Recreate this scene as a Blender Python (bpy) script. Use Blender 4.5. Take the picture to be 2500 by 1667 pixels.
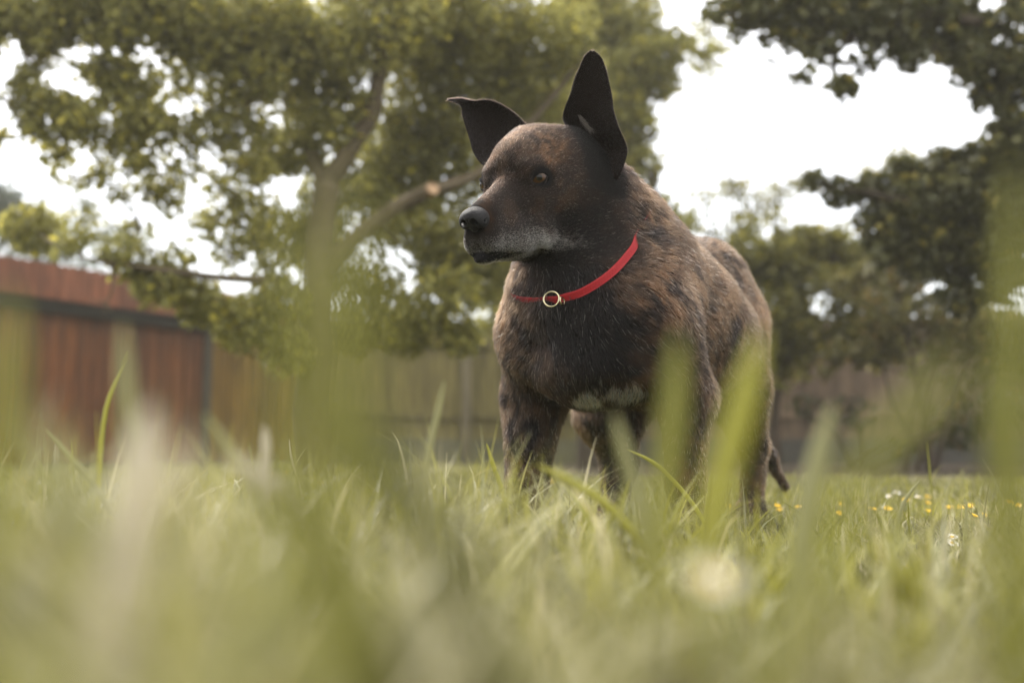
import bpy, math, random
import numpy as np
from mathutils import Vector, Matrix

random.seed(7)
rng = np.random.default_rng(11)
sc = bpy.context.scene
C = sc.collection
for o in list(bpy.data.objects):
    bpy.data.objects.remove(o)

# ------------------------------------------------------------------ camera, world, sun, exposure
PITCH = math.atan(276.5 / 2430.6)
CAM_Z = 0.14
cam_data = bpy.data.cameras.new("camera")
cam = bpy.data.objects.new("camera", cam_data)
C.objects.link(cam)
cam.location = (0, 0, CAM_Z)
cam.rotation_euler = (math.pi / 2 + PITCH, 0, 0)
cam_data.lens = 35.0
cam_data.sensor_width = 36.0
cam_data.clip_start = 0.01
cam_data.clip_end = 500.0
cam_data.dof.use_dof = True
cam_data.dof.focus_distance = 1.46
cam_data.dof.aperture_fstop = 2.2
cam_data.dof.aperture_blades = 0
sc.camera = cam

world = bpy.data.worlds.new("World")
sc.world = world
world.use_nodes = True
nt = world.node_tree
nt.nodes.clear()
w_out = nt.nodes.new("ShaderNodeOutputWorld")
w_add = nt.nodes.new("ShaderNodeAddShader")
w_sky = nt.nodes.new("ShaderNodeTexSky")
w_sky.sky_type = 'NISHITA'
w_sky.sun_disc = False
SUN_EL, SUN_AZ = math.radians(48), math.radians(-38)      # azimuth from +Y towards +X
w_sky.sun_elevation = SUN_EL
w_sky.sun_rotation = SUN_AZ
w_b1 = nt.nodes.new("ShaderNodeBackground")
w_b1.inputs[1].default_value = 0.05
w_b2 = nt.nodes.new("ShaderNodeBackground")               # the even white cloud layer
w_b2.inputs[0].default_value = (1.0, 0.955, 0.885, 1)
# an overcast sky: three times as bright overhead as at the horizon
w_tc = nt.nodes.new("ShaderNodeTexCoord"); w_sep = nt.nodes.new("ShaderNodeSeparateXYZ"); w_mr = nt.nodes.new("ShaderNodeMapRange")
w_mr.inputs["From Min"].default_value = 0.0; w_mr.inputs["From Max"].default_value = 1.0
w_mr.inputs["To Min"].default_value = 0.46; w_mr.inputs["To Max"].default_value = 1.38
nt.links.new(w_tc.outputs["Generated"], w_sep.inputs[0]); nt.links.new(w_sep.outputs["Z"], w_mr.inputs["Value"])
nt.links.new(w_mr.outputs[0], w_b2.inputs[1])
nt.links.new(w_sky.outputs[0], w_b1.inputs[0])
nt.links.new(w_b1.outputs[0], w_add.inputs[0])
nt.links.new(w_b2.outputs[0], w_add.inputs[1])
nt.links.new(w_add.outputs[0], w_out.inputs[0])

sun_data = bpy.data.lights.new("sun", 'SUN')
sun_data.energy = 2.3
sun_data.angle = math.radians(14)
sun_data.color = (1.0, 0.94, 0.84)
sun = bpy.data.objects.new("sun", sun_data)
C.objects.link(sun)
sd = Vector((math.sin(SUN_AZ) * math.cos(SUN_EL), math.cos(SUN_AZ) * math.cos(SUN_EL), math.sin(SUN_EL)))
sun.rotation_euler = sd.to_track_quat('Z', 'Y').to_euler()
sun.location = sd * 20

sc.render.engine = 'CYCLES'
sc.view_settings.view_transform = 'Standard'
sc.view_settings.look = 'None'
sc.view_settings.exposure = 1.36
sc.view_settings.gamma = 1.0
sc.view_settings.use_curve_mapping = False
sc.cycles.use_denoising = True
sc.cycles.max_bounces = 8
sc.cycles.transparent_max_bounces = 16
sc.cycles.sample_clamp_indirect = 4.0

# ------------------------------------------------------------------ helpers
FPX = 2430.6
def at(px, py, d):
    """a point seen at photo pixel (px, py), d metres in front along the ground"""
    x = (px - 1250.0) / FPX; y = (833.5 - py) / FPX
    dy = math.cos(PITCH) - y * math.sin(PITCH); dz = math.sin(PITCH) + y * math.cos(PITCH)
    s = d / dy
    return np.array([x * s, d, CAM_Z + dz * s])

def tag(o, label=None, cat=None, group=None, kind=None):
    if label: o["label"] = label
    if cat: o["category"] = cat
    if group: o["group"] = group
    if kind: o["kind"] = kind
    return o

def empty(name, loc=(0, 0, 0), parent=None):
    o = bpy.data.objects.new(name, None)
    o.empty_display_size = 0.1
    o.location = loc
    C.objects.link(o)
    o.parent = parent
    return o

def mesh_obj(name, verts, faces, mat=None, parent=None, smooth=False, colors=None, uv=None):
    """verts n x 3 in world space; faces: n x k array or list of such arrays; colours per vertex (n x 3)"""
    me = bpy.data.meshes.new(name)
    verts = np.asarray(verts, np.float32)
    fl = faces if isinstance(faces, list) and len(faces) and isinstance(faces[0], np.ndarray) else [np.asarray(faces, np.int32)]
    nl = sum(f.size for f in fl); nf = sum(len(f) for f in fl)
    me.vertices.add(len(verts)); me.loops.add(nl); me.polygons.add(nf)
    me.vertices.foreach_set("co", verts.ravel())
    me.loops.foreach_set("vertex_index", np.concatenate([f.ravel() for f in fl]).astype(np.int32))
    st = []; tot = []; k = 0
    for f in fl:
        st.append(k + np.arange(len(f)) * f.shape[1]); k += f.size
    me.polygons.foreach_set("loop_start", np.concatenate(st).astype(np.int32))
    me.update(calc_edges=True)
    me.validate()
    if smooth:
        me.polygons.foreach_set("use_smooth", np.ones(len(me.polygons), bool))
    if colors is not None:
        a = me.color_attributes.new("col", 'FLOAT_COLOR', 'POINT')
        cc = np.ones((len(verts), 4), np.float32); cc[:, :colors.shape[1]] = colors
        a.data.foreach_set("color", cc.ravel())
    if mat: me.materials.append(mat)
    o = bpy.data.objects.new(name, me)
    C.objects.link(o)
    if parent is not None:
        o.parent = parent
        if parent.type == 'EMPTY':
            o.matrix_parent_inverse = Matrix.Translation(-parent.location)
    return o

def hash3(ix, iy, iz, seed):
    h = (ix * 374761393 + iy * 668265263 + iz * 2147483647 + seed * 1274126177) & 0xffffffff
    h = ((h ^ (h >> 13)) * 1274126177) & 0xffffffff
    h = ((h ^ (h >> 16)) * 2246822519) & 0xffffffff
    return (h & 0xffffff) / float(0xffffff)

def vnoise(p, scale, seed=0):
    """smooth value noise 0..1 of points n x 3"""
    q = np.asarray(p, np.float64) * scale
    i = np.floor(q).astype(np.int64); f = q - i; f = f * f * (3 - 2 * f)
    r = 0
    for dx in (0, 1):
        for dy in (0, 1):
            for dz in (0, 1):
                w = (f[:, 0] if dx else 1 - f[:, 0]) * (f[:, 1] if dy else 1 - f[:, 1]) * (f[:, 2] if dz else 1 - f[:, 2])
                r = r + w * hash3(i[:, 0] + dx, i[:, 1] + dy, i[:, 2] + dz, seed)
    return r

def fbm(p, scale, seed=0, octs=3):
    r = 0; a = 0.5; t = 0
    for k in range(octs):
        r = r + a * vnoise(p, scale * 2 ** k, seed + 17 * k); t += a; a *= 0.5
    return r / t

def smoothstep(a, b, x):
    t = np.clip((x - a) / (b - a), 0, 1)
    return t * t * (3 - 2 * t)

def material(name, color=(0.5, 0.5, 0.5), rough=0.7, attr=None, spec=0.5, translucent=0.0, noise=0, noise_scale=20.0, bump=0.0, metallic=0.0, coord='Object'):
    m = bpy.data.materials.new(name)
    m.use_nodes = True
    t = m.node_tree; n = t.nodes; L = t.links
    b = n["Principled BSDF"]
    b.inputs["Roughness"].default_value = rough
    b.inputs["Specular IOR Level"].default_value = spec
    b.inputs["Metallic"].default_value = metallic
    src = None
    if attr:
        a = n.new("ShaderNodeAttribute"); a.attribute_name = attr
        src = a.outputs["Color"]
    else:
        b.inputs["Base Color"].default_value = (*color, 1)
    if noise or bump:
        tc = n.new("ShaderNodeTexCoord")
        nz = n.new("ShaderNodeTexNoise"); nz.inputs["Scale"].default_value = noise_scale; nz.inputs["Detail"].default_value = 5
        L.new(tc.outputs[coord], nz.inputs["Vector"])
        if noise:
            mr = n.new("ShaderNodeMapRange")
            mr.inputs["To Min"].default_value = 1 - noise; mr.inputs["To Max"].default_value = 1 + noise
            L.new(nz.outputs["Fac"], mr.inputs["Value"])
            mx = n.new("ShaderNodeVectorMath"); mx.operation = 'SCALE'
            if src is None:
                mx.inputs[0].default_value = color
            else:
                L.new(src, mx.inputs[0])
            L.new(mr.outputs[0], mx.inputs["Scale"])
            src = mx.outputs[0]
        if bump:
            bp = n.new("ShaderNodeBump"); bp.inputs["Strength"].default_value = bump; bp.inputs["Distance"].default_value = 0.01
            L.new(nz.outputs["Fac"], bp.inputs["Height"]); L.new(bp.outputs[0], b.inputs["Normal"])
    if src is not None:
        L.new(src, b.inputs["Base Color"])
    if translucent:
        tr = n.new("ShaderNodeBsdfTranslucent")
        if src is not None: L.new(src, tr.inputs["Color"])
        else: tr.inputs["Color"].default_value = (*color, 1)
        mix = n.new("ShaderNodeMixShader"); mix.inputs[0].default_value = translucent
        L.new(b.outputs[0], mix.inputs[1]); L.new(tr.outputs[0], mix.inputs[2])
        L.new(mix.outputs[0], n["Material Output"].inputs[0])
    return m
# ------------------------------------------------------------------ ground
def grid_sheet(x0, x1, y0, y1, nx, ny, z=0.0, amp=0.0, scale=1.0, seed=1):
    X, Y = np.meshgrid(np.linspace(x0, x1, nx), np.linspace(y0, y1, ny))
    P = np.stack([X.ravel(), Y.ravel(), np.full(X.size, z)], 1)
    if amp: P[:, 2] += (fbm(P, scale, seed, 3) - .5) * amp
    i = (np.arange(ny - 1)[:, None] * nx + np.arange(nx - 1)[None]).ravel()
    return P, np.stack([i, i + 1, i + nx + 1, i + nx], 1).astype(np.int32)
m_ground = material("lawn_soil", (.075, .078, .028), rough=.9, spec=.1, noise=.5, noise_scale=9, bump=.4)
P, F = grid_sheet(-160, 160, -60, 260, 60, 60)
tag(mesh_obj("ground", P, F, m_ground), kind="structure")
m_bed = material("bed_soil", (.030, .022, .014), rough=.95, spec=.1, noise=.5, noise_scale=25, bump=.8)
P, F = grid_sheet(.35, 9, 5.0, 11.25, 120, 80, .03, .05, 3.0)
edge = np.minimum(np.minimum(P[:, 0] - .35, 9 - P[:, 0]) / .25, (P[:, 1] - 5.0 - .35 * (vnoise(P, 1.2, 4))) / .25)
P[:, 2] = np.where(edge < 1, .004 + (P[:, 2] - .004) * np.clip(edge, 0, 1), P[:, 2])
tag(mesh_obj("flower_bed", P, F, m_bed, smooth=True), kind="structure")

# ------------------------------------------------------------------ boards, shed, fence
def box_verts(L, W, Hh):
    v = np.array([[x, y, z] for z in (0, Hh) for y in (0, W) for x in (0, L)], float)
    f = np.array([[0, 2, 3, 1], [4, 5, 7, 6], [0, 1, 5, 4], [2, 6, 7, 3], [0, 4, 6, 2], [1, 3, 7, 5]], np.int32)
    return v, f
def wood(name, col, seed):
    m = bpy.data.materials.new(name); m.use_nodes = True
    n = m.node_tree.nodes; L = m.node_tree.links; b = n["Principled BSDF"]
    b.inputs["Roughness"].default_value = .75; b.inputs["Specular IOR Level"].default_value = .25
    tc = n.new("ShaderNodeTexCoord"); mp = n.new("ShaderNodeMapping"); mp.inputs["Scale"].default_value = (14, 14, 1.2)
    nz = n.new("ShaderNodeTexNoise"); nz.inputs["Scale"].default_value = 2.2; nz.inputs["Detail"].default_value = 6
    oi = n.new("ShaderNodeObjectInfo")
    cr = n.new("ShaderNodeValToRGB")
    cr.color_ramp.elements[0].color = (*[c * .45 for c in col], 1); cr.color_ramp.elements[1].color = (*[c * 1.35 for c in col], 1)
    cr.color_ramp.elements[0].position = .3; cr.color_ramp.elements[1].position = .72
    sc_ = n.new("ShaderNodeVectorMath"); sc_.operation = 'SCALE'
    mr = n.new("ShaderNodeMapRange"); mr.inputs["To Min"].default_value = .75; mr.inputs["To Max"].default_value = 1.25
    L.new(tc.outputs["Generated"], mp.inputs[0]); 
    ad = n.new("ShaderNodeVectorMath"); ad.operation = 'ADD'
    L.new(tc.outputs["Object"], ad.inputs[0]); L.new(oi.outputs["Random"], ad.inputs[1]); L.new(ad.outputs[0], mp.inputs[0])
    L.new(mp.outputs[0], nz.inputs["Vector"]); L.new(nz.outputs["Fac"], cr.inputs[0])
    L.new(oi.outputs["Random"], mr.inputs["Value"]); L.new(mr.outputs[0], sc_.inputs["Scale"]); L.new(cr.outputs[0], sc_.inputs[0])
    L.new(sc_.outputs[0], b.inputs["Base Color"])
    bp = n.new("ShaderNodeBump"); bp.inputs["Strength"].default_value = .3; bp.inputs["Distance"].default_value = .004
    L.new(nz.outputs["Fac"], bp.inputs["Height"]); L.new(bp.outputs[0], b.inputs["Normal"])
    return m
_bm = {}
def board(name, parent, p, ang, L, W, Hh, mat, jitter=0.0):
    """one sawn board with eased edges: length L along the wall, thickness W, height Hh"""
    key = (name, round(L, 3), round(W, 3), round(Hh, 3), mat.name)
    if key not in _bm:
        e = min(L, W) * .12
        v = []; 
        for z, k in ((0, 1), (e, 0), (Hh - e, 0), (Hh, 1)):
            i = e * k
            v += [(i, i, z), (L - i, i, z), (L - i, W - i, z), (i, W - i, z)]
        f = [(3, 2, 1, 0), (12, 13, 14, 15)]
        for r in range(3):
            for c in range(4):
                f.append((r * 4 + c, r * 4 + (c + 1) % 4, r * 4 + 4 + (c + 1) % 4, r * 4 + 4 + c))
        me = bpy.data.meshes.new(name); me.from_pydata(v, [], f); me.materials.append(mat)
        _bm[key] = me
    o = bpy.data.objects.new(name, _bm[key]); C.objects.link(o)
    o.location = p; o.rotation_euler = (random.gauss(0, jitter), random.gauss(0, jitter * .4), ang)
    if parent is not None:
        o.parent = parent; o.matrix_parent_inverse = Matrix.Translation(-parent.location)
    return o

S0, S1 = np.array([-6.05, 6.1]), np.array([-2.42, 11.3])
sdv = (S1 - S0) / np.linalg.norm(S1 - S0); slen = float(np.linalg.norm(S1 - S0)); sang = math.atan2(sdv[1], sdv[0])
snr = np.array([sdv[1], -sdv[0]])                               # towards the lawn
m_red = wood("red_stained_wood", (.120, .040, .009), 1)
m_red2 = wood("red_stained_fascia", (.165, .058, .028), 2)
m_amber = wood("amber_wood", (.160, .090, .012), 8)
m_eave_shadow = material("eave_shadow_dark", (.020, .016, .013), rough=.8, noise=.3)  # near-black colour for the shade under the eave
shed = empty("garden_shed", (float(S0[0]), float(S0[1]), 0))
tag(shed, "low red-brown wooden shed of upright boards with deep fascia, behind the tree", "shed")
zb, zt = 1.50, 1.81
k = 0; x = 0.0
while x < slen - .02:
    w = .145
    p = S0 + sdv * x
    board("wall_board", shed, (p[0], p[1], .06), sang, w - .010, .02, zb + .02 - .06, m_red if x < slen * .80 else m_amber, .002)
    x += w
x = 0.0
while x < slen - .02:
    w = .30
    p = S0 + sdv * x + snr * .20
    board("fascia_board", shed, (p[0], p[1], zb), sang, w - .008, .02, zt - zb, m_red2, .002)
    x += w
def slab(name, parent, x0, x1, n0, n1, z0, z1, mat):
    q = [S0 + sdv * a + snr * b for a, b in ((x0, n0), (x1, n0), (x1, n1), (x0, n1))]
    v = np.array([[p[0], p[1], z] for z in (z0, z1) for p in q])
    f = np.array([[0, 3, 2, 1], [4, 5, 6, 7], [0, 1, 5, 4], [1, 2, 6, 5], [2, 3, 7, 6], [3, 0, 4, 7]], np.int32)
    return mesh_obj(name, v, f, mat, parent)
m_roof = material("roof_felt", (.05, .048, .045), rough=.9, noise=.3, noise_scale=8)
slab("roof", shed, -.05, slen + .05, -2.4, .19, zb + .08, zt - .03, m_roof)
slab("eave_shadow_strip", shed, 0, slen, .03, .10, zb - .10, zb + .07, m_eave_shadow)  # added dark strip standing in for the shadow gap below the fascia
slab("back_wall", shed, 0, slen, -2.3, -.03, .05, zb + .07, material("shed_inner_wall", (.10, .035, .022), rough=.8, noise=.3, noise_scale=5))
p = S0 + sdv * (slen * .79) + snr * .03
board("post", shed, (p[0], p[1], 0), sang, .10, .09, zb - .11, wood("grey_post", (.055, .045, .030), 5))

def fence(a, b, z0, z1, bw, mat, label, postmat, m_gravel):
    a, b = np.array(a), np.array(b); d = b - a; Ln = float(np.linalg.norm(d)); d /= Ln; an = math.atan2(d[1], d[0]); nr = np.array([d[1], -d[0]])
    r = empty("wooden_fence", (float(a[0]), float(a[1]), 0)); tag(r, label, "fence")
    x = 0.0; k = 0
    while x < Ln - .01:
        p = a + d * x + nr * (.006 if k % 2 else -.010)
        board("fence_board", r, (p[0], p[1], z0 + random.uniform(-.004, .004)), an, bw, .014, z1 - z0 - .05, mat, .003)
        x += bw * .93; k += 1
    n = max(1, round(Ln / 1.83))
    for i in range(n + 1):
        p = a + d * (Ln * i / n - .05) + nr * .02
        board("post", r, (p[0], p[1], 0), an, .10, .09, z1 + .03, postmat)
    for i in range(n):
        p = a + d * (Ln * i / n + .046) + nr * .050
        board("gravel_board", r, (p[0], p[1], 0), an, Ln / n - .092, .035, z0 + .015, m_gravel)
        for zz in (z0 + .25, z1 - .35):
            board("rail", r, (p[0] , p[1], zz), an, Ln / n - .12, .03, .06, mat)
        p2 = a + d * (Ln * i / n + .06) - nr * .02
        board("capping", r, (p2[0], p2[1], z1 - .04), an, Ln / n - .12, .055, .025, mat)
m_gravel = material("dark_gravel_board", (.040, .036, .028), rough=.85, noise=.4, noise_scale=6)
m_khaki = wood("weathered_khaki_wood", (.140, .115, .036), 3)
m_brown = wood("red_brown_wood", (.115, .078, .048), 4)
fence((-2.35, 11.42), (1.30, 11.55), .30, 1.72, .13, m_khaki, "weathered khaki closeboard fence between the shed and the dog", wood("khaki_post", (.12, .10, .06), 6), material("mossy_gravel_board", (.085, .080, .040), rough=.9, noise=.4, noise_scale=6))
fence((1.345, 11.55), (8.0, 10.9), .30, 1.72, .13, m_brown, "reddish brown closeboard fence behind the shrubs right of the dog", wood("brown_post", (.07, .045, .03), 7), m_gravel)

# ------------------------------------------------------------------ trees and shrubs
def tube(pts, rad, k=9):
    pts = np.array(pts, float); n = len(pts)
    T = np.gradient(pts, axis=0); T /= np.linalg.norm(T, axis=1, keepdims=True)
    ref = np.array([0.31, 0.92, 0.2]); 
    U = np.cross(T, ref); U /= np.linalg.norm(U, axis=1, keepdims=True); W = np.cross(T, U)
    a = np.arange(k) * 2 * math.pi / k
    rr = np.asarray(rad)[:, None, None] * (1 + .10 * np.sin(a * 3 + np.arange(n)[:, None] * .9))[..., None]
    V = pts[:, None] + rr * (U[:, None] * np.cos(a)[None, :, None] + W[:, None] * np.sin(a)[None, :, None])
    F = [(i * k + j, i * k + (j + 1) % k, (i + 1) * k + (j + 1) % k, (i + 1) * k + j) for i in range(n - 1) for j in range(k)]
    c0 = len(V.reshape(-1, 3)); V = np.concatenate([V.reshape(-1, 3), pts[-1:] + T[-1:] * float(np.asarray(rad)[-1]) * .2])
    F += [((n - 1) * k + j, (n - 1) * k + (j + 1) % k, c0, c0) for j in range(k)]
    return V, np.array(F, np.int32)
def spline(pts, n=14):
    P = np.array(pts, float); out = []
    m = len(P)
    for x in np.linspace(0, m - 1, n):
        i = min(int(x), m - 2); f = x - i
        p0, p1, p2, p3 = P[max(i - 1, 0)], P[i], P[i + 1], P[min(i + 2, m - 1)]
        out.append(.5 * (2 * p1 + (p2 - p0) * f + (2 * p0 - 5 * p1 + 4 * p2 - p3) * f * f + (3 * p1 - p0 - 3 * p2 + p3) * f ** 3))
    return np.array(out)
def merge(parts):
    V, F, o = [], [], 0
    for v, f in parts:
        V.append(v); F.append(f + o); o += len(v)
    F = np.concatenate(F); q = F[:, 2] != F[:, 3]
    return np.concatenate(V), [F[q], F[~q][:, :3].copy()] if (~q).any() else F
def leaves(cent, size, droop=.3, fold=.25, cols=None):
    """small pointed leaves: four verts along a bent midrib diamond"""
    n = len(cent)
    a = rng.normal(0, 1, (n, 3)); a[:, 2] = a[:, 2] * .6 - droop; a /= np.linalg.norm(a, axis=1, keepdims=True)
    nn = rng.normal(0, .7, (n, 3)) + np.array([0, 0, .9]); nn = nn - a * np.sum(nn * a, 1)[:, None]; nn /= np.linalg.norm(nn, axis=1, keepdims=True)
    b = np.cross(nn, a)
    L = (size * (.6 + .8 * rng.random(n)))[:, None]; W = L * (.30 + .08 * rng.random((n, 1)))
    p0 = cent - a * L * .5; p5 = cent + a * L * .5 - nn * L * .12
    m1 = cent - a * L * .12; m2 = cent + a * L * .22 - nn * L * .03
    f_ = nn * W * fold
    V = np.stack([p0, m1 + b * W + f_, m2 + b * W * .8 + f_, p5, m2 - b * W * .8 + f_, m1 - b * W + f_], 1)
    i = (np.arange(n) * 6)[:, None]
    F = np.concatenate([i + np.array([[0, 1, 2, 3]]), i + np.array([[0, 3, 4, 5]])])
    return V.reshape(-1, 3), F.astype(np.int32)
def leaf_mat(name, tr=.52, rough=.45):
    return material(name, rough=rough, attr="col", spec=.35, translucent=tr)
LEAF_OLIVE = leaf_mat("olive_leaf"); LEAF_DARK = leaf_mat("dark_leaf", .35); LEAF_YEL = leaf_mat("yellow_green_leaf", .6)
def bark(name, col): return material(name, col, rough=.9, spec=.15, noise=.55, noise_scale=14, bump=.9)
def crown_mesh(clumps, dens, size, palette, ctones):
    cs, cols = [], []
    for ci, (c, r, w) in enumerate(clumps):
        n = int(dens * w * r ** 2.3)
        d = rng.normal(0, 1, (n, 3)); d /= np.linalg.norm(d, axis=1, keepdims=True)
        rad = r * rng.random(n) ** .42
        rr = rad[:, None] * np.array([1, .9, .85])
        p = c + d * rr
        # uneven outline and gaps
        g = fbm(p, 3.2, 91, 2) + .35 * (vnoise(p, 9, 92) - .5)
        keep = g > .36 + .16 * (rad / r) ** 3 - (.12 if w > 1 else 0)
        p = p[keep]
        cs.append(p)
        t = rng.random(len(p))[:, None]; u = rng.random(len(p))[:, None]
        A, Bc, D_ = [np.array(x) for x in palette]
        col = A * (1 - t) + Bc * t
        col = np.where(u < ctones, D_, col) * (.75 + .5 * vnoise(p, 5, 95))[:, None]
        cols.append(col)
    cs = np.concatenate(cs); cols = np.concatenate(cols)
    V, F = leaves(cs, size)
    return V, F, np.repeat(cols, 6, 0)
def plant(name, label, cat, base, limbs, clumps, dens, size, palette, mat, barkmat, twig=.012, yel=.06, group=None, stemname="trunk", crownname="crown"):
    """limbs: list of (points, r0, r1); clumps: (centre, radius, weight)"""
    r = empty(name, tuple(float(v) for v in base)); tag(r, label, cat, group)
    parts = []; nodes = []
    for pts, r0, r1 in limbs:
        s_ = spline(pts, 6 + 4 * len(pts)); parts.append(tube(s_, np.linspace(r0, r1, len(s_)))); nodes += list(s_)
    for c, rad, w in clumps:
        nd = np.array(nodes); dd = np.linalg.norm(nd - c, axis=1) + np.maximum(nd[:, 2] - c[2], 0) * .6
        a = nd[np.argmin(dd)]
        L = np.linalg.norm(c - a)
        if L > .08:
            mid = (a + c) / 2 + np.array([random.uniform(-.12, .12) * L, random.uniform(-.12, .12) * L, -.08 * L])
            s_ = spline([a, mid, c], 8); parts.append(tube(s_, np.linspace(twig * (.6 + L), twig * .25, 8), 6)); nodes += list(s_[2:])
        for _ in range(5):
            dv = np.random.default_rng(int(abs(c[0] * 1000) + _)).normal(0, 1, 3); e = c + dv / np.linalg.norm(dv) * rad * .8
            s_ = spline([c, (c + e) / 2 + np.array([0, 0, -.06 * rad]), e], 5); parts.append(tube(s_, np.linspace(twig * .35, twig * .12, 5), 5))
    V, F = merge(parts)
    mesh_obj(stemname, V, F, barkmat, r, smooth=True)
    V, F, cc = crown_mesh(clumps, dens, size, palette, yel)
    mesh_obj(crownname, V, F, mat, r, colors=cc)
    return r
def clp(lst, k=1.0):
    return [(at(x, y, d), rp / FPX * d, w * k) for x, y, rp, d, w in lst]

TD = 5.2
bark_apple = bark("apple_bark", (.085, .065, .040)); bark_dark = bark("dark_bark", (.045, .034, .025))
limbs = [
    ([at(765, 1180, TD), at(768, 1000, TD), at(775, 820, TD), at(782, 640, TD), at(795, 450, TD)], .105, .070),
    ([at(795, 455, TD), at(850, 370, TD), at(905, 280, TD), at(925, 180, TD - .05), at(930, 80, TD - .1), at(905, -80, TD - .2), at(930, -260, TD - .3)], .058, .025),
    ([at(795, 460, TD), at(755, 350, TD + .1), at(748, 220, TD + .2), at(700, 60, TD + .3), at(660, -160, TD + .4)], .045, .02),
    ([at(785, 690, TD), at(850, 600, TD - .05), at(950, 520, TD - .1), at(1052, 462, TD - .15)], .050, .036),
    ([at(1040, 470, TD - .14), at(1110, 448, TD), at(1190, 405, TD + .2), at(1330, 260, TD + .4), at(1440, 120, TD + .5)], .034, .014),
    ([at(778, 760, TD), at(690, 690, TD - .2), at(560, 680, TD - .4), at(400, 660, TD - .6), at(260, 640, TD - .7)], .030, .010),
    ([at(930, 100, TD), at(1060, 20, TD), at(1250, -60, TD + .3)], .030, .012),
    ([at(905, 280, TD), at(800, 200, TD), at(650, 130, TD - .2), at(450, 60, TD - .5), at(200, 40, TD - .7)], .028, .010),
]
C_APPLE = [(c, r, w * (1.9 if c[0] < -1.75 and c[2] > 1.3 else 1.0)) for c, r, w in clp([
    # upper right body of the crown
    (930, 60, 190, 5.2, 1.05), (1120, 60, 190, 5.5, 1.05), (1300, 60, 170, 5.6, 1.0), (1080, 240, 190, 5.8, 1.05), (1260, 230, 170, 5.9, 1.05), (1400, 150, 90, 5.8, .8),
    (980, 400, 170, 5.9, 1.05), (1150, 420, 160, 5.9, 1.05), (1310, 420, 130, 6.1, 1.3), (860, 500, 140, 5.8, 1.3), (1030, 600, 160, 5.7, 1.05), (1180, 640, 150, 5.6, 1.05), (900, 720, 150, 5.6, 1.0), (1100, 740, 120, 5.3, 1.0),
    (760, 120, 150, 5.0, 1.3), (800, 280, 130, 5.2, 1.3), (640, 60, 150, 4.9, 1.3), (640, 220, 110, 4.9, 1.0), (500, 60, 130, 4.7, 1.1), (350, 30, 130, 4.6, 1.1), (180, 20, 120, 4.6, .9), (40, 60, 90, 4.6, .8),
    (700, 400, 110, 5.4, 1.3), (720, 560, 110, 5.4, 1.2), (560, 330, 90, 4.9, 1.0), (430, 200, 80, 4.8, .55), (470, 330, 80, 4.8, .9), (350, 300, 80, 4.7, .8), (250, 190, 80, 4.7, .5), (330, 390, 60, 4.7, .5), (120, 260, 80, 4.6, .8), (60, 190, 70, 4.6, .6), (200, 290, 70, 4.6, .7), (550, 450, 70, 4.9, .5), (620, 500, 70, 5.0, .6),
    (380, 700, 90, 4.7, 1.2), (480, 740, 80, 4.8, 1.3), (600, 790, 90, 4.9, 1.3), (680, 740, 90, 5.0, 1.2), (300, 640, 80, 4.6, 1.1), (700, 860, 80, 5.0, 1.2), (260, 740, 45, 4.5, 1.0), (190, 600, 70, 4.6, .7), (420, 640, 70, 4.7, .8), (560, 620, 60, 4.9, .45), (660, 650, 60, 5.0, .5), (80, 560, 80, 5.2, .6),
    (500, 560, 60, 4.9, .35), (430, 500, 60, 4.9, .3), (120, 110, 90, 4.6, .45), (260, 110, 80, 4.6, .5), (20, 250, 80, 4.6, .6), (330, 180, 80, 4.7, .5), (400, 110, 80, 4.7, .8), (560, 180, 80, 4.8, .8), (540, 250, 70, 4.9, .7), (420, 410, 70, 4.8, .45), (620, 400, 70, 5.0, .7), (640, 570, 60, 5.1, .6), (340, 560, 60, 4.8, .3), (300, 480, 50, 4.8, .25), (160, 340, 60, 4.6, .45), (200, 540, 60, 4.8, .4), (90, 320, 60, 4.6, .5), (600, 860, 50, 5.0, .9), (1000, 800, 100, 5.4, 1.3), (1130, 830, 55, 5.3, 1.3), (850, 820, 90, 5.4, 1.2), (800, 620, 90, 5.7, 1.1),
    (380, 470, 60, 4.9, .45), (250, 430, 50, 4.8, .35), (540, 520, 70, 5.0, .6), (600, 590, 60, 5.0, .6), (470, 420, 60, 4.9, .5), (170, 430, 60, 4.9, .3), (640, 330, 70, 5.0, .8), (310, 560, 70, 5.0, .4), (300, 230, 70, 4.7, .5), (500, 140, 70, 4.7, .6),
    (60, 130, 80, 4.6, .5), (-40, 60, 120, 4.6, .8), (-40, 200, 100, 4.6, .8), (10, 20, 80, 4.6, .8), (-60, 330, 90, 4.6, .6), (140, 380, 50, 4.6, .3), (260, 350, 60, 4.7, .5), (560, 120, 90, 4.8, .9),
])]
PAL_OLIVE = ((.155, .152, .050), (.37, .345, .095), (.62, .54, .10))
apple = plant("apple_tree", "old fruit tree left of the dog with forked trunk, sawn-off branch and drooping olive leaves", "tree", at(765, 1180, TD) * np.array([1, 1, 0]),
      limbs, C_APPLE, 36000, .038, PAL_OLIVE, LEAF_OLIVE, bark_apple)
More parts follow.
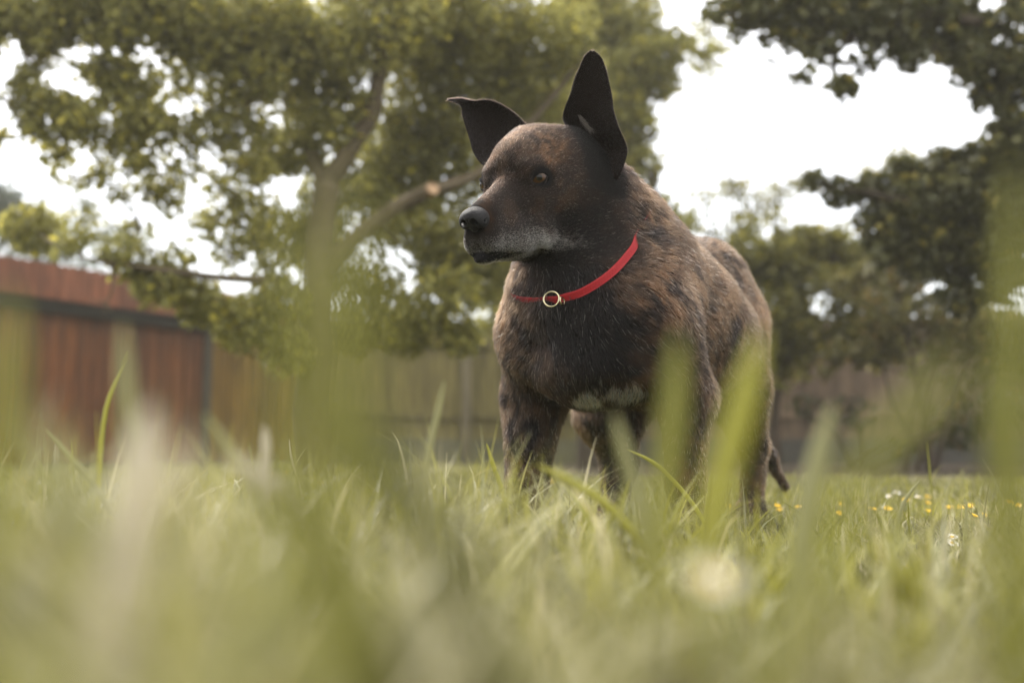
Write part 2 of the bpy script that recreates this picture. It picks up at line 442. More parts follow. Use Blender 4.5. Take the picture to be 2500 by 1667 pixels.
# the pale sawn end of the cut branch
c0 = at(1057, 459, TD - .18)
a_ = np.linspace(0, 2 * math.pi, 20, endpoint=False)
dz_ = np.array([.45, -.8, .25]); dz_ /= np.linalg.norm(dz_); u_ = np.cross(dz_, (0, 0, 1)); u_ /= np.linalg.norm(u_); w_ = np.cross(dz_, u_)
V = np.array([c0 + (u_ * math.cos(a) + w_ * math.sin(a)) * .034 for a in a_] + [c0 - dz_ * .05 + (u_ * math.cos(a) + w_ * math.sin(a)) * .034 for a in a_] + [c0 + dz_ * .003])
F = [(i, (i + 1) % 20, 20 + (i + 1) % 20, 20 + i) for i in range(20)]
F3 = np.array([(i, (i + 1) % 20, 40) for i in range(20)], np.int32)
mesh_obj("sawn_end", V, [np.array(F, np.int32), F3], material("cut_wood", (.36, .23, .13), rough=.8, noise=.2, noise_scale=30), apple)

# yellow-green tree further back behind the dog's head
D2 = 8.6
plant("leafy_tree", "pale yellow-green backlit tree right behind the dog's upright ear", "tree", at(1440, 1160, D2) * np.array([1, 1, 0]),
      [([at(1440, 1155, D2), at(1440, 900, D2), at(1420, 600, D2), at(1450, 300, D2), at(1480, 0, D2), at(1460, -300, D2)], .12, .03)],
      clp([(1480, 40, 150, 8.4, 1.2), (1560, 300, 60, 8.2, 1.0), (1590, 420, 50, 8.2, .8), (1560, 160, 90, 8.2, 1.2), (1650, 560, 50, 8.2, .5), (1560, 500, 60, 8.2, .9), (1400, 250, 170, 8.8, 1.3), (1540, 230, 100, 8.3, 1.1), (1530, 400, 100, 8.4, 1.1), (1500, 310, 120, 8.6, 1.2), (1600, 330, 40, 8.3, .4), (1470, 150, 120, 8.6, 1.2), (1580, 470, 60, 8.3, .6), (1480, 560, 110, 8.8, 1.2), (1610, 120, 90, 8.2, 1.0), (1670, 90, 70, 8.2, .8), (1730, 130, 60, 8.2, .6), (1620, 210, 60, 8.2, .8), (1600, 500, 60, 8.3, .8), (1640, 560, 60, 8.4, .8), (1330, 560, 140, 9.0, 1.3), (1300, 750, 150, 9.0, 1.3), (1560, 560, 70, 8.5, .8), (1620, 640, 60, 8.7, .5)]),
      11000, .066, ((.18, .18, .05), (.32, .30, .08), (.48, .42, .08)), LEAF_YEL, bark_dark, .02, .12)

# dark tree at the right edge, reaching over
D3 = 5.0
plant("dark_tree", "dark dense tree overhanging the top right corner of the lawn", "tree", at(2640, 1175, D3) * np.array([1, 1, 0]),
      [([at(2640, 1170, D3), at(2640, 800, D3), at(2600, 450, D3), at(2560, 100, D3), at(2450, -150, D3)], .13, .05),
       ([at(2560, 120, D3), at(2400, 60, D3 - .1), at(2200, 40, D3 - .2), at(2050, 120, D3 - .2), at(2040, 210, D3 - .2)], .035, .010),
       ([at(2600, 480, D3), at(2450, 480, D3 + .1), at(2280, 500, D3 + .2), at(2120, 470, D3 + .3)], .04, .012)],
      clp([(2420, 30, 130, 5.0, 1.8), (2490, 180, 120, 5.0, 1.8), (2280, 20, 110, 4.9, 1.6), (2150, 40, 100, 4.8, 1.8), (2030, 30, 90, 4.8, 1.7), (1930, 20, 80, 4.8, 1.4), (1830, 20, 70, 4.8, 1.1), (1760, 30, 50, 4.8, .7), (1960, 90, 60, 4.8, 1.0), (2220, 130, 60, 4.8, 1.2), (2200, 60, 80, 4.9, 1.5), (2340, 100, 80, 5.0, 1.6), (1880, 90, 50, 4.8, .7), (1800, 80, 40, 4.8, .5), (2420, 230, 60, 5.0, 1.4), (2440, 400, 70, 5.1, 1.5), (2480, 400, 80, 5.1, 1.6), (2290, 120, 60, 4.8, 1.0), (2120, 150, 55, 4.8, .8), (2010, 130, 50, 4.8, .6), (2060, 215, 48, 4.7, 1.2), (1960, 190, 40, 4.7, .5), (2050, 265, 30, 4.7, 1.0), (2380, 150, 60, 4.9, 1.3), (2350, 200, 40, 4.9, .8), (1890, 150, 40, 4.8, .5),
           (2490, 330, 90, 5.0, 1.7), (2480, 480, 110, 5.1, 1.8), (2360, 470, 90, 5.2, 1.7), (2250, 500, 90, 5.3, 1.6), (2400, 590, 110, 5.3, 1.8), (2270, 610, 100, 5.4, 1.6), (2150, 540, 70, 5.4, 1.2), (2480, 680, 90, 5.3, 1.6), (2350, 720, 70, 5.4, 1.2), (1990, 440, 45, 5.4, .9), (2060, 470, 55, 5.4, 1.2), (2130, 460, 50, 5.4, 1.3), (2200, 420, 50, 5.4, 1.3), (2290, 400, 50, 5.3, 1.4), (2150, 610, 60, 5.4, 1.2), (2380, 380, 50, 5.2, 1.4)]),
      22000, .055, ((.060, .064, .026), (.13, .125, .045), (.32, .27, .07)), LEAF_DARK, bark_dark, .012, .05)

# shrubs along the bed on the right
def shrub(label, cx, base_y, d, clumps, dens, size, pal, mat, stems=5, nm="shrub"):
    b = at(cx, base_y, d); b[2] = .02
    lim = []
    for i in range(stems):
        c = clumps[i % len(clumps)]; e = at(c[0], c[1], c[3])
        s0_ = b + np.array([random.uniform(-.12, .12), random.uniform(-.1, .1), 0])
        lim.append(([s0_, s0_ * .5 + e * .5 + np.array([random.uniform(-.1, .1), 0, .05]), e], .022, .007))
    return plant(nm, label, "shrub", b, lim, clp(clumps), dens, size, pal, mat, bark_dark, .010, .08, stemname="stem", crownname="foliage")
shrub("tall yellow-green shrub just right of the dog's back", 1880, 1160, 8.0,
      [(1830, 640, 100, 8.0, 1.3), (1930, 620, 90, 8.1, 1.2), (1760, 620, 60, 8.1, .8), (2000, 700, 110, 8.0, 1.3), (1880, 780, 120, 8.0, 1.4), (1740, 560, 35, 8.0, .3), (1700, 680, 60, 8.2, .8), (2060, 600, 70, 8.0, .9), (1900, 540, 45, 8.1, .35), (1820, 560, 50, 8.1, .7), (1680, 610, 50, 8.1, .8), (1990, 600, 70, 8.0, 1.0), (2035, 640, 90, 8.2, 1.5), (2110, 690, 90, 8.0, 1.5), (1950, 570, 60, 8.2, 1.0), (2130, 780, 90, 8.2, 1.3), (2180, 860, 80, 8.2, 1.0), (1990, 790, 90, 8.2, 1.2), (1860, 880, 60, 8.2, 1.0), (1900, 650, 90, 8.0, 1.2), (2080, 800, 110, 8.1, 1.1), (1960, 880, 90, 8.1, .9), (1890, 930, 60, 8.0, .6)],
      10500, .060, ((.11, .11, .032), (.24, .22, .05), (.42, .36, .06)), LEAF_OLIVE)
shrub("mid-green shrub under the dark tree at the right", 2250, 1160, 7.0,
      [(2200, 760, 110, 7.0, 1.3), (2320, 800, 110, 7.0, 1.2), (2420, 780, 100, 7.0, 1.2), (2150, 860, 80, 7.1, .9), (2270, 900, 70, 7.1, .6), (2430, 900, 80, 7.0, 1.0), (2050, 880, 70, 7.2, .9), (2340, 960, 70, 7.0, .6), (2500, 850, 90, 7.0, 1.2), (2180, 660, 90, 7.2, 1.2), (2080, 690, 60, 7.3, .8)],
      12000, .055, ((.075, .075, .028), (.16, .14, .042), (.30, .20, .07)), LEAF_OLIVE)
shrub("low dark shrub at the foot of the red-brown fence", 2100, 1165, 7.8,
      [(1960, 1000, 60, 7.8, .8), (2080, 1010, 60, 7.8, .6), (2330, 1040, 80, 7.6, .8), (2460, 1010, 80, 7.6, .9), (2200, 1090, 50, 7.6, .6)],
      9000, .055, ((.035, .040, .014), (.07, .070, .020), (.15, .10, .03)), LEAF_DARK, 4)
# thin pale saplings against the bright sky
shrub("thin pale sapling with sparse leaves against the white sky", 1800, 1160, 9.5,
      [(1800, 460, 55, 9.5, .6), (1760, 380, 50, 9.5, .4), (1840, 520, 60, 9.5, .9), (1720, 480, 45, 9.5, .5), (1900, 470, 50, 9.5, .7), (1790, 300, 45, 9.4, .3), (1950, 440, 45, 9.5, .8), (2200, 390, 50, 9.5, .9), (2120, 430, 40, 9.5, .8), (1700, 250, 50, 9.4, .3), (1720, 170, 60, 9.4, .5), (1680, 540, 50, 9.5, .7), (1740, 60, 60, 9.4, .5)],
      9000, .055, ((.16, .16, .05), (.24, .22, .07), (.34, .28, .05)), LEAF_YEL, 6, "sapling")
# blue-green trees beyond the shed
plant("distant_tree", "blue-green tree standing beyond the left end of the shed roof", "tree", (-7.6, 15.5, 0),
      [([(-7.6, 15.5, 0), (-7.6, 15.5, 2.0), (-7.4, 15.4, 4.2)], .14, .04)],
      clp([(40, 560, 90, 15, 1.5), (120, 600, 80, 15, 1.3), (-60, 500, 90, 15, 1.5), (30, 480, 50, 15, .9), (210, 640, 70, 14.5, .8), (90, 520, 50, 15, .7)]),
      3000, .085, ((.045, .065, .045), (.085, .105, .06), (.12, .14, .06)), LEAF_DARK, bark_dark, .02, .05)
plant("distant_tree", "pale green tree over the right half of the shed roof", "tree", (-6.1, 16.5, 0),
      [([(-6.1, 16.5, 0), (-6.1, 16.5, 2.2), (-6.0, 16.4, 3.6)], .12, .03)],
      clp([(260, 580, 70, 16, .7), (350, 610, 70, 16, .6), (200, 500, 60, 16, .5), (440, 640, 50, 16, .5), (140, 450, 40, 16, .5)]),
      3000, .085, ((.08, .10, .045), (.14, .15, .06), (.2, .18, .05)), LEAF_YEL, bark_dark, .02, .05)

# ------------------------------------------------------------------ milky summer air
m_haze = bpy.data.materials.new("haze_air"); m_haze.use_nodes = True
_t = m_haze.node_tree; _t.nodes.clear()
_o = _t.nodes.new("ShaderNodeOutputMaterial"); _v = _t.nodes.new("ShaderNodeVolumePrincipled")
_v.inputs["Color"].default_value = (.98, .95, .86, 1); _v.inputs["Density"].default_value = .0030; _v.inputs["Anisotropy"].default_value = .35
_t.links.new(_v.outputs[0], _o.inputs["Volume"])
v = np.array([[x, y, z] for z in (-1.0, 9.5) for x, y in ((-170, -70), (170, -70), (170, 270), (-170, 270))], float)
f = np.array([[0, 3, 2, 1], [4, 5, 6, 7], [0, 1, 5, 4], [1, 2, 6, 5], [2, 3, 7, 6], [3, 0, 4, 7]], np.int32)
tag(mesh_obj("haze", v, f, m_haze), kind="stuff")
# ------------------------------------------------------------------ the dog: a sculpted distance field, meshed once
th = math.radians(31); pt = math.radians(20)
HF = np.array([-math.sin(th) * math.cos(pt), -math.cos(th) * math.cos(pt), -math.sin(pt)])
HL = np.array([math.cos(th), -math.sin(th), -0.04]); HL = HL / np.linalg.norm(HL)
HF = HF - HL * HF.dot(HL); HF /= np.linalg.norm(HF)
HU = np.cross(HF, HL)
HE = at(1256, 441, 1.52)
def H(f, l, u):
    return HE + f * HF + l * HL + u * HU
BC = np.array([0.157, 1.66, 0.0])
BF = np.array([-0.5, -0.866, 0.0]); BL = np.array([0.866, -0.5, 0.0]); BZ = np.array([0, 0, 1.0])
def B(a, b, z):
    return BC + a * BF + b * BL + z * BZ

OPS = []
def cone(a, b, ra, rb, k=0.02):
    OPS.append(('cone', np.array(a), np.array(b), ra, rb, k))
def ell(c, fr, r, k=0.02, rot=0.0):
    """ellipsoid: centre, frame (three axes), radii; rot pitches the first axis upward"""
    ax = [np.array(v) for v in fr]
    if rot:
        a0 = ax[0] * math.cos(rot) + ax[2] * math.sin(rot); a2 = -ax[0] * math.sin(rot) + ax[2] * math.cos(rot)
        ax = [a0, ax[1], a2]
    OPS.append(('ell', np.array(c), np.array(ax), np.array(r, float), k))
def cut(kind, *a):
    OPS.append(('cut' + kind,) + a)
HX = (HF, HL, HU); BX = (BF, BL, BZ)

def d_cone(P, a, b, ra, rb):
    ab = b - a; h = np.clip((P - a) @ ab / ab.dot(ab), 0, 1)
    q = P - a - h[:, None] * ab
    return np.sqrt(np.einsum('ij,ij->i', q, q)) - (ra + (rb - ra) * h)
def d_ell(P, c, ax, r):
    q = (P - c) @ ax.T
    k0 = np.sqrt(np.sum((q / r) ** 2, 1)); k1 = np.sqrt(np.sum((q / (r * r)) ** 2, 1))
    return k0 * (k0 - 1.0) / np.maximum(k1, 1e-9)
def sdf(P, ops=None):
    P = P.astype(np.float64)
    D = np.full(len(P), 1.0)
    for o in (OPS if ops is None else ops):
        if o[0] == 'cone': d = d_cone(P, *o[1:5]); k = o[5]
        elif o[0] == 'ell': d = d_ell(P, *o[1:4]); k = o[4]
        elif o[0] == 'cutcone': d = d_cone(P, *o[1:5]); k = o[5]
        elif o[0] == 'cutell': d = d_ell(P, *o[1:4]); k = o[4]
        if o[0].startswith('cut'):
            m = -d; h = np.maximum(k - np.abs(D - m), 0) / k
            D = np.maximum(D, m) + h * h * k * .25
        else:
            h = np.maximum(k - np.abs(D - d), 0) / k
            D = np.minimum(D, d) - h * h * k * .25
    return D

def trace(px, py, ops=None):
    """where the sight line through a photo pixel first meets the dog"""
    o = np.array([0, 0, CAM_Z]); t = at(px, py, 1.0) - o; t /= np.linalg.norm(t); s = 1.15
    for _ in range(90):
        d = float(sdf((o + t * s)[None])[0])
        if d < .0004: break
        s += d * .8
    return o + t * s
# trunk
ell(B(-.14, .008, .385), BX, (.25, .155, .165), .03)
ell(B(.035, .012, .355), BX, (.115, .130, .135), .05)
ell(B(.055, 0, .275), BX, (.07, .10, .05), .05)
ell(B(-.28, .03, .365), BX, (.20, .138, .125), .05)
ell(B(-.43, .0, .42), BX, (.13, .097, .135), .05)
cone(B(-.02, 0, .485), B(-.26, 0, .480), .07, .066, .05)
cone(B(-.26, 0, .480), B(-.43, .02, .508), .066, .072, .05)
ell(B(-.46, .035, .455), BX, (.09, .075, .095), .05)
# shoulders and fore legs (left is the near one)
for s, ax_, lx, r_ in ((1, 0.0, .132, 1.0), (-1, .02, -.137, 1.35)):
    cone(B(-.03, s * .08, .46), B(.045, s * .100, .345), .06, .068, .05)
    cone(B(.035, s * .108, .325), B(-.02 + ax_, lx, .235), .062, .045, .04)
    cone(B(-.02 + ax_, lx, .235), B(.0 + ax_, lx * 1.03, .10), .042 * r_, .028 * r_, .03)
    cone(B(.0 + ax_, lx * 1.03, .10), B(.008 + ax_, lx * 1.03, .04), .028, .026, .02)
    ell(B(.028 + ax_, lx * 1.03, .022), BX, (.048, .034, .024), .02)
    for q in (-1.5, -.5, .5, 1.5):
        ell(B(.062 + ax_ - abs(q) * .006, lx * 1.03 + q * .014, .015), BX, (.019, .0085, .014), .004)
# hind legs: thigh, shank, hock, metatarsus, paw; left straight below the rump, right stepped forward
cone(B(-.45, .062, .39), B(-.42, .090, .27), .086, .062, .05)
cone(B(-.42, .090, .27), B(-.50, .096, .155), .056, .032, .03)
cone(B(-.50, .098, .155), B(-.485, .098, .045), .030, .024, .02)
ell(B(-.46, .098, .024), BX, (.05, .032, .024), .02)
cone(B(-.47, -.07, .38), B(-.30, -.13, .22), .09, .065, .05)
cone(B(-.30, -.13, .22), B(-.34, -.13, .13), .06, .038, .03)
cone(B(-.34, -.13, .13), B(-.32, -.13, .05), .036, .028, .02)
ell(B(-.29, -.13, .026), BX, (.05, .033, .026), .02)
for s, aa in ((.098, -.42), (-.13, -.25)):
    for q in (-1.5, -.5, .5, 1.5):
        ell(B(aa - abs(q) * .006, s + q * .0135, .015), BX, (.018, .008, .013), .004)
# tail hanging behind
TAIL = [B(-.54, 0, .43), B(-.61, .02, .33), np.array([.535, 2.25, .22]), np.array([.578, 2.26, .135]), np.array([.610, 2.25, .070])]
for i in range(4):
    cone(TAIL[i], TAIL[i + 1], (.034, .025, .020, .016)[i], (.025, .020, .016, .010)[i], .02)
# neck
cone(H(-.095, .0, .0), B(.0, .0, .46), .072, .110, .03)
cone(at(1488, 462, 1.62), at(1540, 552, 1.66), .043, .056, .03)
cone(at(1537, 555, 1.66), at(1583, 630, 1.70), .056, .058, .03)
cone(at(1292, 700, 1.62), at(1300, 780, 1.66), .028, .038, .04)
cone(H(-.085, 0, -.045), B(.05, -.025, .41), .058, .108, .03)
cone(H(-.10, .02, .01), B(-.06, .03, .49), .062, .075, .04)
# head
ell(H(-.060, 0, .018), HX, (.082, .056, .058), .03)
ell(H(-.030, 0, .006), HX, (.042, .045, .037), .035)
for s in (-1, 1):
    ell(H(-.006, s * .034, .0150), HX, (.018, .017, .0075), .026)      # brow
    ell(H(-.004, s * .031, -.004), HX, (.024, .0155, .014), .03)      # eye socket rim
    ell(H(-.060, s * .046, -.030), HX, (.050, .030, .050), .022)      # cheek
    ell(H(-.014, s * .042, -.026), HX, (.040, .013, .015), .022)      # cheek bone
    ell(H(-.012, s * .032, -.052), HX, (.048, .018, .026), .025)
cone(H(.0, 0, -.038), H(.105, 0, -.056), .037, .0275, .022)
cone(H(.010, 0, -.006), H(.116, 0, -.036), .020, .0160, .016)
for s in (-1, 1):
    ell(H(.103, s * .0150, -.0755), HX, (.035, .0165, .0275), .010)     # upper lips
    ell(H(.045, s * .029, -.082), HX, (.052, .017, .0275), .014)
    ell(H(-.004, s * .042, -.084), HX, (.036, .014, .026), .014)
cone(H(-.045, 0, -.098), H(.090, 0, -.0965), .035, .0160, .006)
ell(H(.117, 0, -.1005), HX, (.020, .017, .0105), .006)
cone(at(1412, 385, 1.60), at(1384, 300, 1.573), .036, .010, .03)
cone(at(1345, 332, 1.585), at(1372, 300, 1.570), .024, .009, .03)     # roots of the ears
cone(at(1244, 372, 1.62), at(1264, 325, 1.615), .022, .010, .02)
# hollow of the near ear, groove of the forehead, mouth slit, eye sockets
_e1, _e2 = trace(1442, 330), trace(1462, 400)
cut('cone', _e1, _e1 * .5 + _e2 * .5, .010, .008, .020)
for s in (-1, 1):
    pts = [H(.141, s * .002, -.0965), H(.129, s * .018, -.1015), H(.090, s * .0345, -.1070), H(.048, s * .046, -.1095), H(.015, s * .053, -.109)]
    for i in range(4):
        cut('cone', pts[i], pts[i + 1], .0022, .0022, .004)
EYER = .0172
def build_eyes():
    es = []
    for s in (1, -1):
        S = EYE_S[s]
        out = HF * .66 + HL * s * .75 + HU * .05
        out /= np.linalg.norm(out)
        e = S - out * (EYER - .0008)
        side = np.cross(HU, out); side /= np.linalg.norm(side)
        if side.dot(HF) < 0: side = -side
        vu = np.cross(out, side)
        if vu.dot(HU) < 0: vu = -vu
        cut('cone', e, e + out * .001, EYER + .0004, EYER + .0004, .0005)
        cut('cone', S - side * .0080 + out * .002, S + side * .0088 + out * .002 - vu * .0010, .0080, .0064, .002)
        cut('cone', S - side * .0068 + out * .008, S + side * .0072 + out * .008 - vu * .001, .0078, .0070, .006)
        R = EYER + .0008
        def lid(u, v):
            w = math.sqrt(max(R * R - u * u - v * v, 1e-6))
            return e + side * u + vu * v + out * w
        inner = (.0152, -.0036); outer = (-.0142, .0020)
        for sign, hh, rr in ((1, .0088, .0020), (-1, .0076, .0014)):
            prev = None
            for t in np.linspace(0, 1, 9):
                u = inner[0] + (outer[0] - inner[0]) * t; v = inner[1] + (outer[1] - inner[1]) * t + sign * hh * math.sin(math.pi * t) ** .8
                p = lid(u, v)
                if prev is not None:
                    cone(prev, p, rr, rr, .0012)
                prev = p
        es.append((e, out, side, vu))
    return es

_s = trace(1321, 433) - HE
_f, _l, _u = _s.dot(HF), _s.dot(HL), _s.dot(HU)
print('eye local', _f, _l, _u)
EYE_S = {1: H(_f - .001, _l - .0013, _u - .0005), -1: H(_f, -_l - .0022, _u)}
EYES = build_eyes()

def surface_nets(gx, gy, gz, field, block=10):
    """mesh the zero set of field on a rectilinear grid, only evaluating blocks near it"""
    n = [len(g) for g in (gx, gy, gz)]
    F = np.full(n, 1.0, np.float32)
    bs = [np.arange(0, m, block) for m in n]
    I, J, K = [v.ravel() for v in np.meshgrid(*bs, indexing='ij')]
    cen = []; hd = 0
    for g, s0 in ((gx, I), (gy, J), (gz, K)):
        lo = g[s0]; hi = g[np.minimum(s0 + block, len(g) - 1)]
        cen.append((lo + hi) / 2); hd = hd + ((hi - lo) / 2) ** 2
    cen = np.stack(cen, 1); hd = np.sqrt(hd)
    dc = field(cen)
    keep = np.abs(dc) < hd * 1.35 + .02
    for i, j, k, v in zip(I[~keep], J[~keep], K[~keep], dc[~keep]):
        F[i:i + block, j:j + block, k:k + block] = v
    ids = []
    ii, jj, kk = I[keep], J[keep], K[keep]
    o = np.arange(block)
    oi, oj, ok = [v.ravel() for v in np.meshgrid(o, o, o, indexing='ij')]
    X = (ii[:, None] + oi).ravel(); Y = (jj[:, None] + oj).ravel(); Z = (kk[:, None] + ok).ravel()
    ok_ = (X < n[0]) & (Y < n[1]) & (Z < n[2]); X, Y, Z = X[ok_], Y[ok_], Z[ok_]
    for c in range(0, len(X), 400000):
        x, y, z = X[c:c + 400000], Y[c:c + 400000], Z[c:c + 400000]
        F[x, y, z] = field(np.stack([gx[x], gy[y], gz[z]], 1))
    S = F < 0
    cnt = np.zeros([m - 1 for m in n], np.uint8)
    for dx in (0, 1):
        for dy in (0, 1):
            for dz in (0, 1):
                cnt += S[dx:n[0] - 1 + dx, dy:n[1] - 1 + dy, dz:n[2] - 1 + dz]
    ci, cj, ck = np.nonzero((cnt > 0) & (cnt < 8))
    corners = [(a, b, c) for a in (0, 1) for b in (0, 1) for c in (0, 1)]
    vals = np.stack([F[ci + a, cj + b, ck + c] for a, b, c in corners], 1)
    cs = np.array(corners, float)
    acc = np.zeros((len(ci), 3)); w = np.zeros(len(ci))
    for a in range(8):
        for b in range(a + 1, 8):
            if np.abs(cs[a] - cs[b]).sum() != 1: continue
            va, vb = vals[:, a], vals[:, b]
            m = (va < 0) != (vb < 0)
            t = np.where(m, va / np.where(m, va - vb, 1), 0)
            acc[m] += (cs[a] + (cs[b] - cs[a]) * t[:, None])[m]; w[m] += 1
    q = acc / w[:, None] + np.stack([ci, cj, ck], 1)
    V = np.stack([np.interp(q[:, 0], np.arange(n[0]), gx), np.interp(q[:, 1], np.arange(n[1]), gy), np.interp(q[:, 2], np.arange(n[2]), gz)], 1)
    lin = (ci * n[1] + cj) * n[2] + ck                   # sorted already
    def idx(a, b, c): return np.searchsorted(lin, (a * n[1] + b) * n[2] + c)
    faces = []
    for axis in range(3):
        d = [0, 0, 0]; d[axis] = 1
        A = S[tuple(slice(0, m - dd) for m, dd in zip(n, d))]; Bm = S[tuple(slice(dd, m) for m, dd in zip(n, d))]
        e = np.nonzero(A != Bm); sgn = A[e]
        u, v = [x for x in range(3) if x != axis]
        ok_ = (e[u] > 0) & (e[v] > 0) & (e[u] < n[u] - 1) & (e[v] < n[v] - 1)
        e = [x[ok_] for x in e]; sgn = sgn[ok_]
        def cell(du, dv):
            p = list(e); p[u] = p[u] - du; p[v] = p[v] - dv
            return idx(*p)
        f = np.stack([cell(1, 1), cell(0, 1), cell(0, 0), cell(1, 0)], 1)
        flip = sgn if axis != 1 else ~sgn
        f[~flip] = f[~flip][:, ::-1]
        faces.append(f)
    return V, np.concatenate(faces).astype(np.int32)

def axis_grid(lo, hi, flo, fhi, fine, coarse):
    g = [lo]
    while g[-1] < hi:
        x = g[-1]
        d = 0 if flo <= x <= fhi else min(abs(x - flo), abs(x - fhi))
        g.append(x + min(coarse, fine + d * .12))
    return np.array(g)
HEADC = H(.01, 0, -.03)
gx = axis_grid(-.12, .66, HEADC[0] - .13, HEADC[0] + .14, .0019, .007)
gy = axis_grid(1.30, 2.45, HEADC[1] - .16, HEADC[1] + .14, .0019, .007)
gz = axis_grid(-.01, .66, HEADC[2] - .13, HEADC[2] + .15, .0019, .007)
def field_body(P):
    d = sdf(P)
    # loose folds and muscle: low relief added to the form
    hd = np.linalg.norm(P - HEADC, axis=1)
    ey = np.minimum(np.linalg.norm(P - EYES[0][0], axis=1), np.linalg.norm(P - EYES[1][0], axis=1))
    m = smoothstep(.11, .20, hd)
    d = d + (fbm(P, 14, 3, 2) - .5) * .010 * m + (fbm(P, 45, 8, 2) - .5) * .0022 * np.maximum(m, .5) * smoothstep(.018, .04, ey)
    return d
DV, DF = surface_nets(gx, gy, gz, field_body)
def sdf_normals(P, ops=None, e=.0012):
    g = np.stack([sdf(P + np.array(v) * e, ops) - sdf(P - np.array(v) * e, ops) for v in ((1, 0, 0), (0, 1, 0), (0, 0, 1))], 1)
    return g / np.maximum(np.linalg.norm(g, axis=1, keepdims=True), 1e-9)

# ---- nose leather, its own finer field
NOSE = []
_keep = OPS; OPS = NOSE
NC = np.array([.133, 0, -.041])
def N(f, l, u): return H(NC[0] + f, NC[1] + l, NC[2] + u)
ell(N(-.004, 0, .002), HX, (.0190, .0200, .0158), .004)
ell(N(.006, 0, .0050), HX, (.0105, .0145, .0090), .006)
for s in (-1, 1):
    ell(N(-.001, s * .0135, -.0020), HX, (.0150, .0090, .0125), .005)
ell(N(.000, 0, -.0125), HX, (.008, .006, .007), .005)
for s in (-1, 1):
    cut('cone', N(.0145, s * .0085, -.0035), N(.0080, s * .0100, -.0040), .0046, .0036, .002)
    cut('cone', N(.0105, s * .0125, -.0060), N(.000, s * .0235, -.0020), .0026, .0016, .002)
cut('cone', N(.0160, 0, .001), N(.012, 0, -.022), .0011, .0011, .0015)
OPS = _keep
nb = N(0, 0, 0)
NV, NF = surface_nets(np.arange(nb[0] - .032, nb[0] + .032, .0008), np.arange(nb[1] - .032, nb[1] + .032, .0008), np.arange(nb[2] - .03, nb[2] + .03, .0008), lambda P: sdf(P, NOSE))

# ---- ears: a cupped sheet swept from measured edges, then given thickness
def ear_mesh(rows, cup, thick, nu=20, nv=34):
    """rows: (left px, py, depth), (right px, py, depth), cup amount (m) and cup centre along the row"""
    A = np.array([at(*r[0]) for r in rows]); Bq = np.array([at(*r[1]) for r in rows]); cu = np.array([r[2] for r in rows])
    T = np.linspace(0, 1, len(rows)); t = np.linspace(0, 1, nv)
    def spl(Y):
        # Catmull-Rom through the rows
        Y = Y.reshape(len(rows), -1); out = []
        for x in t * (len(rows) - 1):
            i = min(int(x), len(rows) - 2); f = x - i
            p0, p1, p2, p3 = Y[max(i - 1, 0)], Y[i], Y[i + 1], Y[min(i + 2, len(rows) - 1)]
            out.append(.5 * (2 * p1 + (p2 - p0) * f + (2 * p0 - 5 * p1 + 4 * p2 - p3) * f * f + (3 * p1 - p0 - 3 * p2 + p3) * f ** 3))
        return np.array(out)
    A, Bq, cu = spl(A), spl(Bq), spl(cu)[:, 0]
    u = np.linspace(0, 1, nu)
    P = A[:, None] + (Bq - A)[:, None] * u[None, :, None]
    prof = np.sin(np.pi * u ** cup) ** .8
    P = P + np.array([0.05, 1, 0.05]) * (cu[:, None] * prof[None])[..., None]
    du = np.gradient(P, axis=1); dv = np.gradient(P, axis=0)
    n = np.cross(du, dv); n /= np.maximum(np.linalg.norm(n, axis=2, keepdims=True), 1e-9)
    n *= np.where(n[..., 1:2] < 0, -1, 1)
    edge = np.minimum(np.minimum(u, 1 - u)[None, :] * 6, 1) * np.minimum((1 - t) * 8 + .15, 1)[:, None]
    Q = P + n * (thick * (.25 + .75 * edge))[..., None]
    V = np.concatenate([P.reshape(-1, 3), Q.reshape(-1, 3)]); M = nu * nv
    F = []
    for j in range(nv - 1):
        for i in range(nu - 1):
            a = j * nu + i
            F.append((a, a + 1, a + nu + 1, a + nu)); F.append((M + a, M + a + nu, M + a + nu + 1, M + a + 1))
        for i in (0, nu - 1):
            a = j * nu + i
            F.append((a, a + nu, M + a + nu, M + a) if i == 0 else (a, M + a, M + a + nu, a + nu))
    for i in range(nu - 1):
        a = (nv - 1) * nu + i
        F.append((a, a + 1, M + a + 1, M + a))
    return V, np.array(F, np.int32), P, n
NEAR_EAR = ear_mesh([((1436, 392, 1.555), (1506, 440, 1.555), .006), ((1412, 350, 1.553), (1523, 402, 1.540), .032),
                     ((1388, 315, 1.553), (1530, 362, 1.534), .046), ((1375, 290, 1.558), (1510, 312, 1.533), .042),
                     ((1380, 262, 1.550), (1497, 268, 1.538), .034), ((1393, 230, 1.548), (1494, 238, 1.540), .028),
                     ((1402, 197, 1.548), (1486, 200, 1.542), .020), ((1416, 164, 1.546), (1477, 164, 1.543), .013),
                     ((1427, 139, 1.545), (1467, 140, 1.544), .006), ((1442, 124, 1.545), (1450, 125, 1.545), .001)], .85, .0035)
FAR_EAR = ear_mesh([((1196, 408, 1.590), (1300, 325, 1.600), .010), ((1178, 402, 1.590), (1284, 305, 1.602), .022),
                    ((1157, 374, 1.592), (1264, 284, 1.606), .026), ((1147, 340, 1.594), (1238, 264, 1.608), .024),
                    ((1137, 308, 1.596), (1210, 250, 1.608), .018), ((1129, 280, 1.596), (1184, 244, 1.607), .012),
                    ((1127, 262, 1.592), (1160, 247, 1.604), .006), ((1117, 254, 1.575), (1140, 243, 1.592), .002),
                    ((1105, 249, 1.562), (1120, 240, 1.575), .000), ((1092, 246, 1.556), (1095, 243, 1.558), .000)], 1.0, .003)

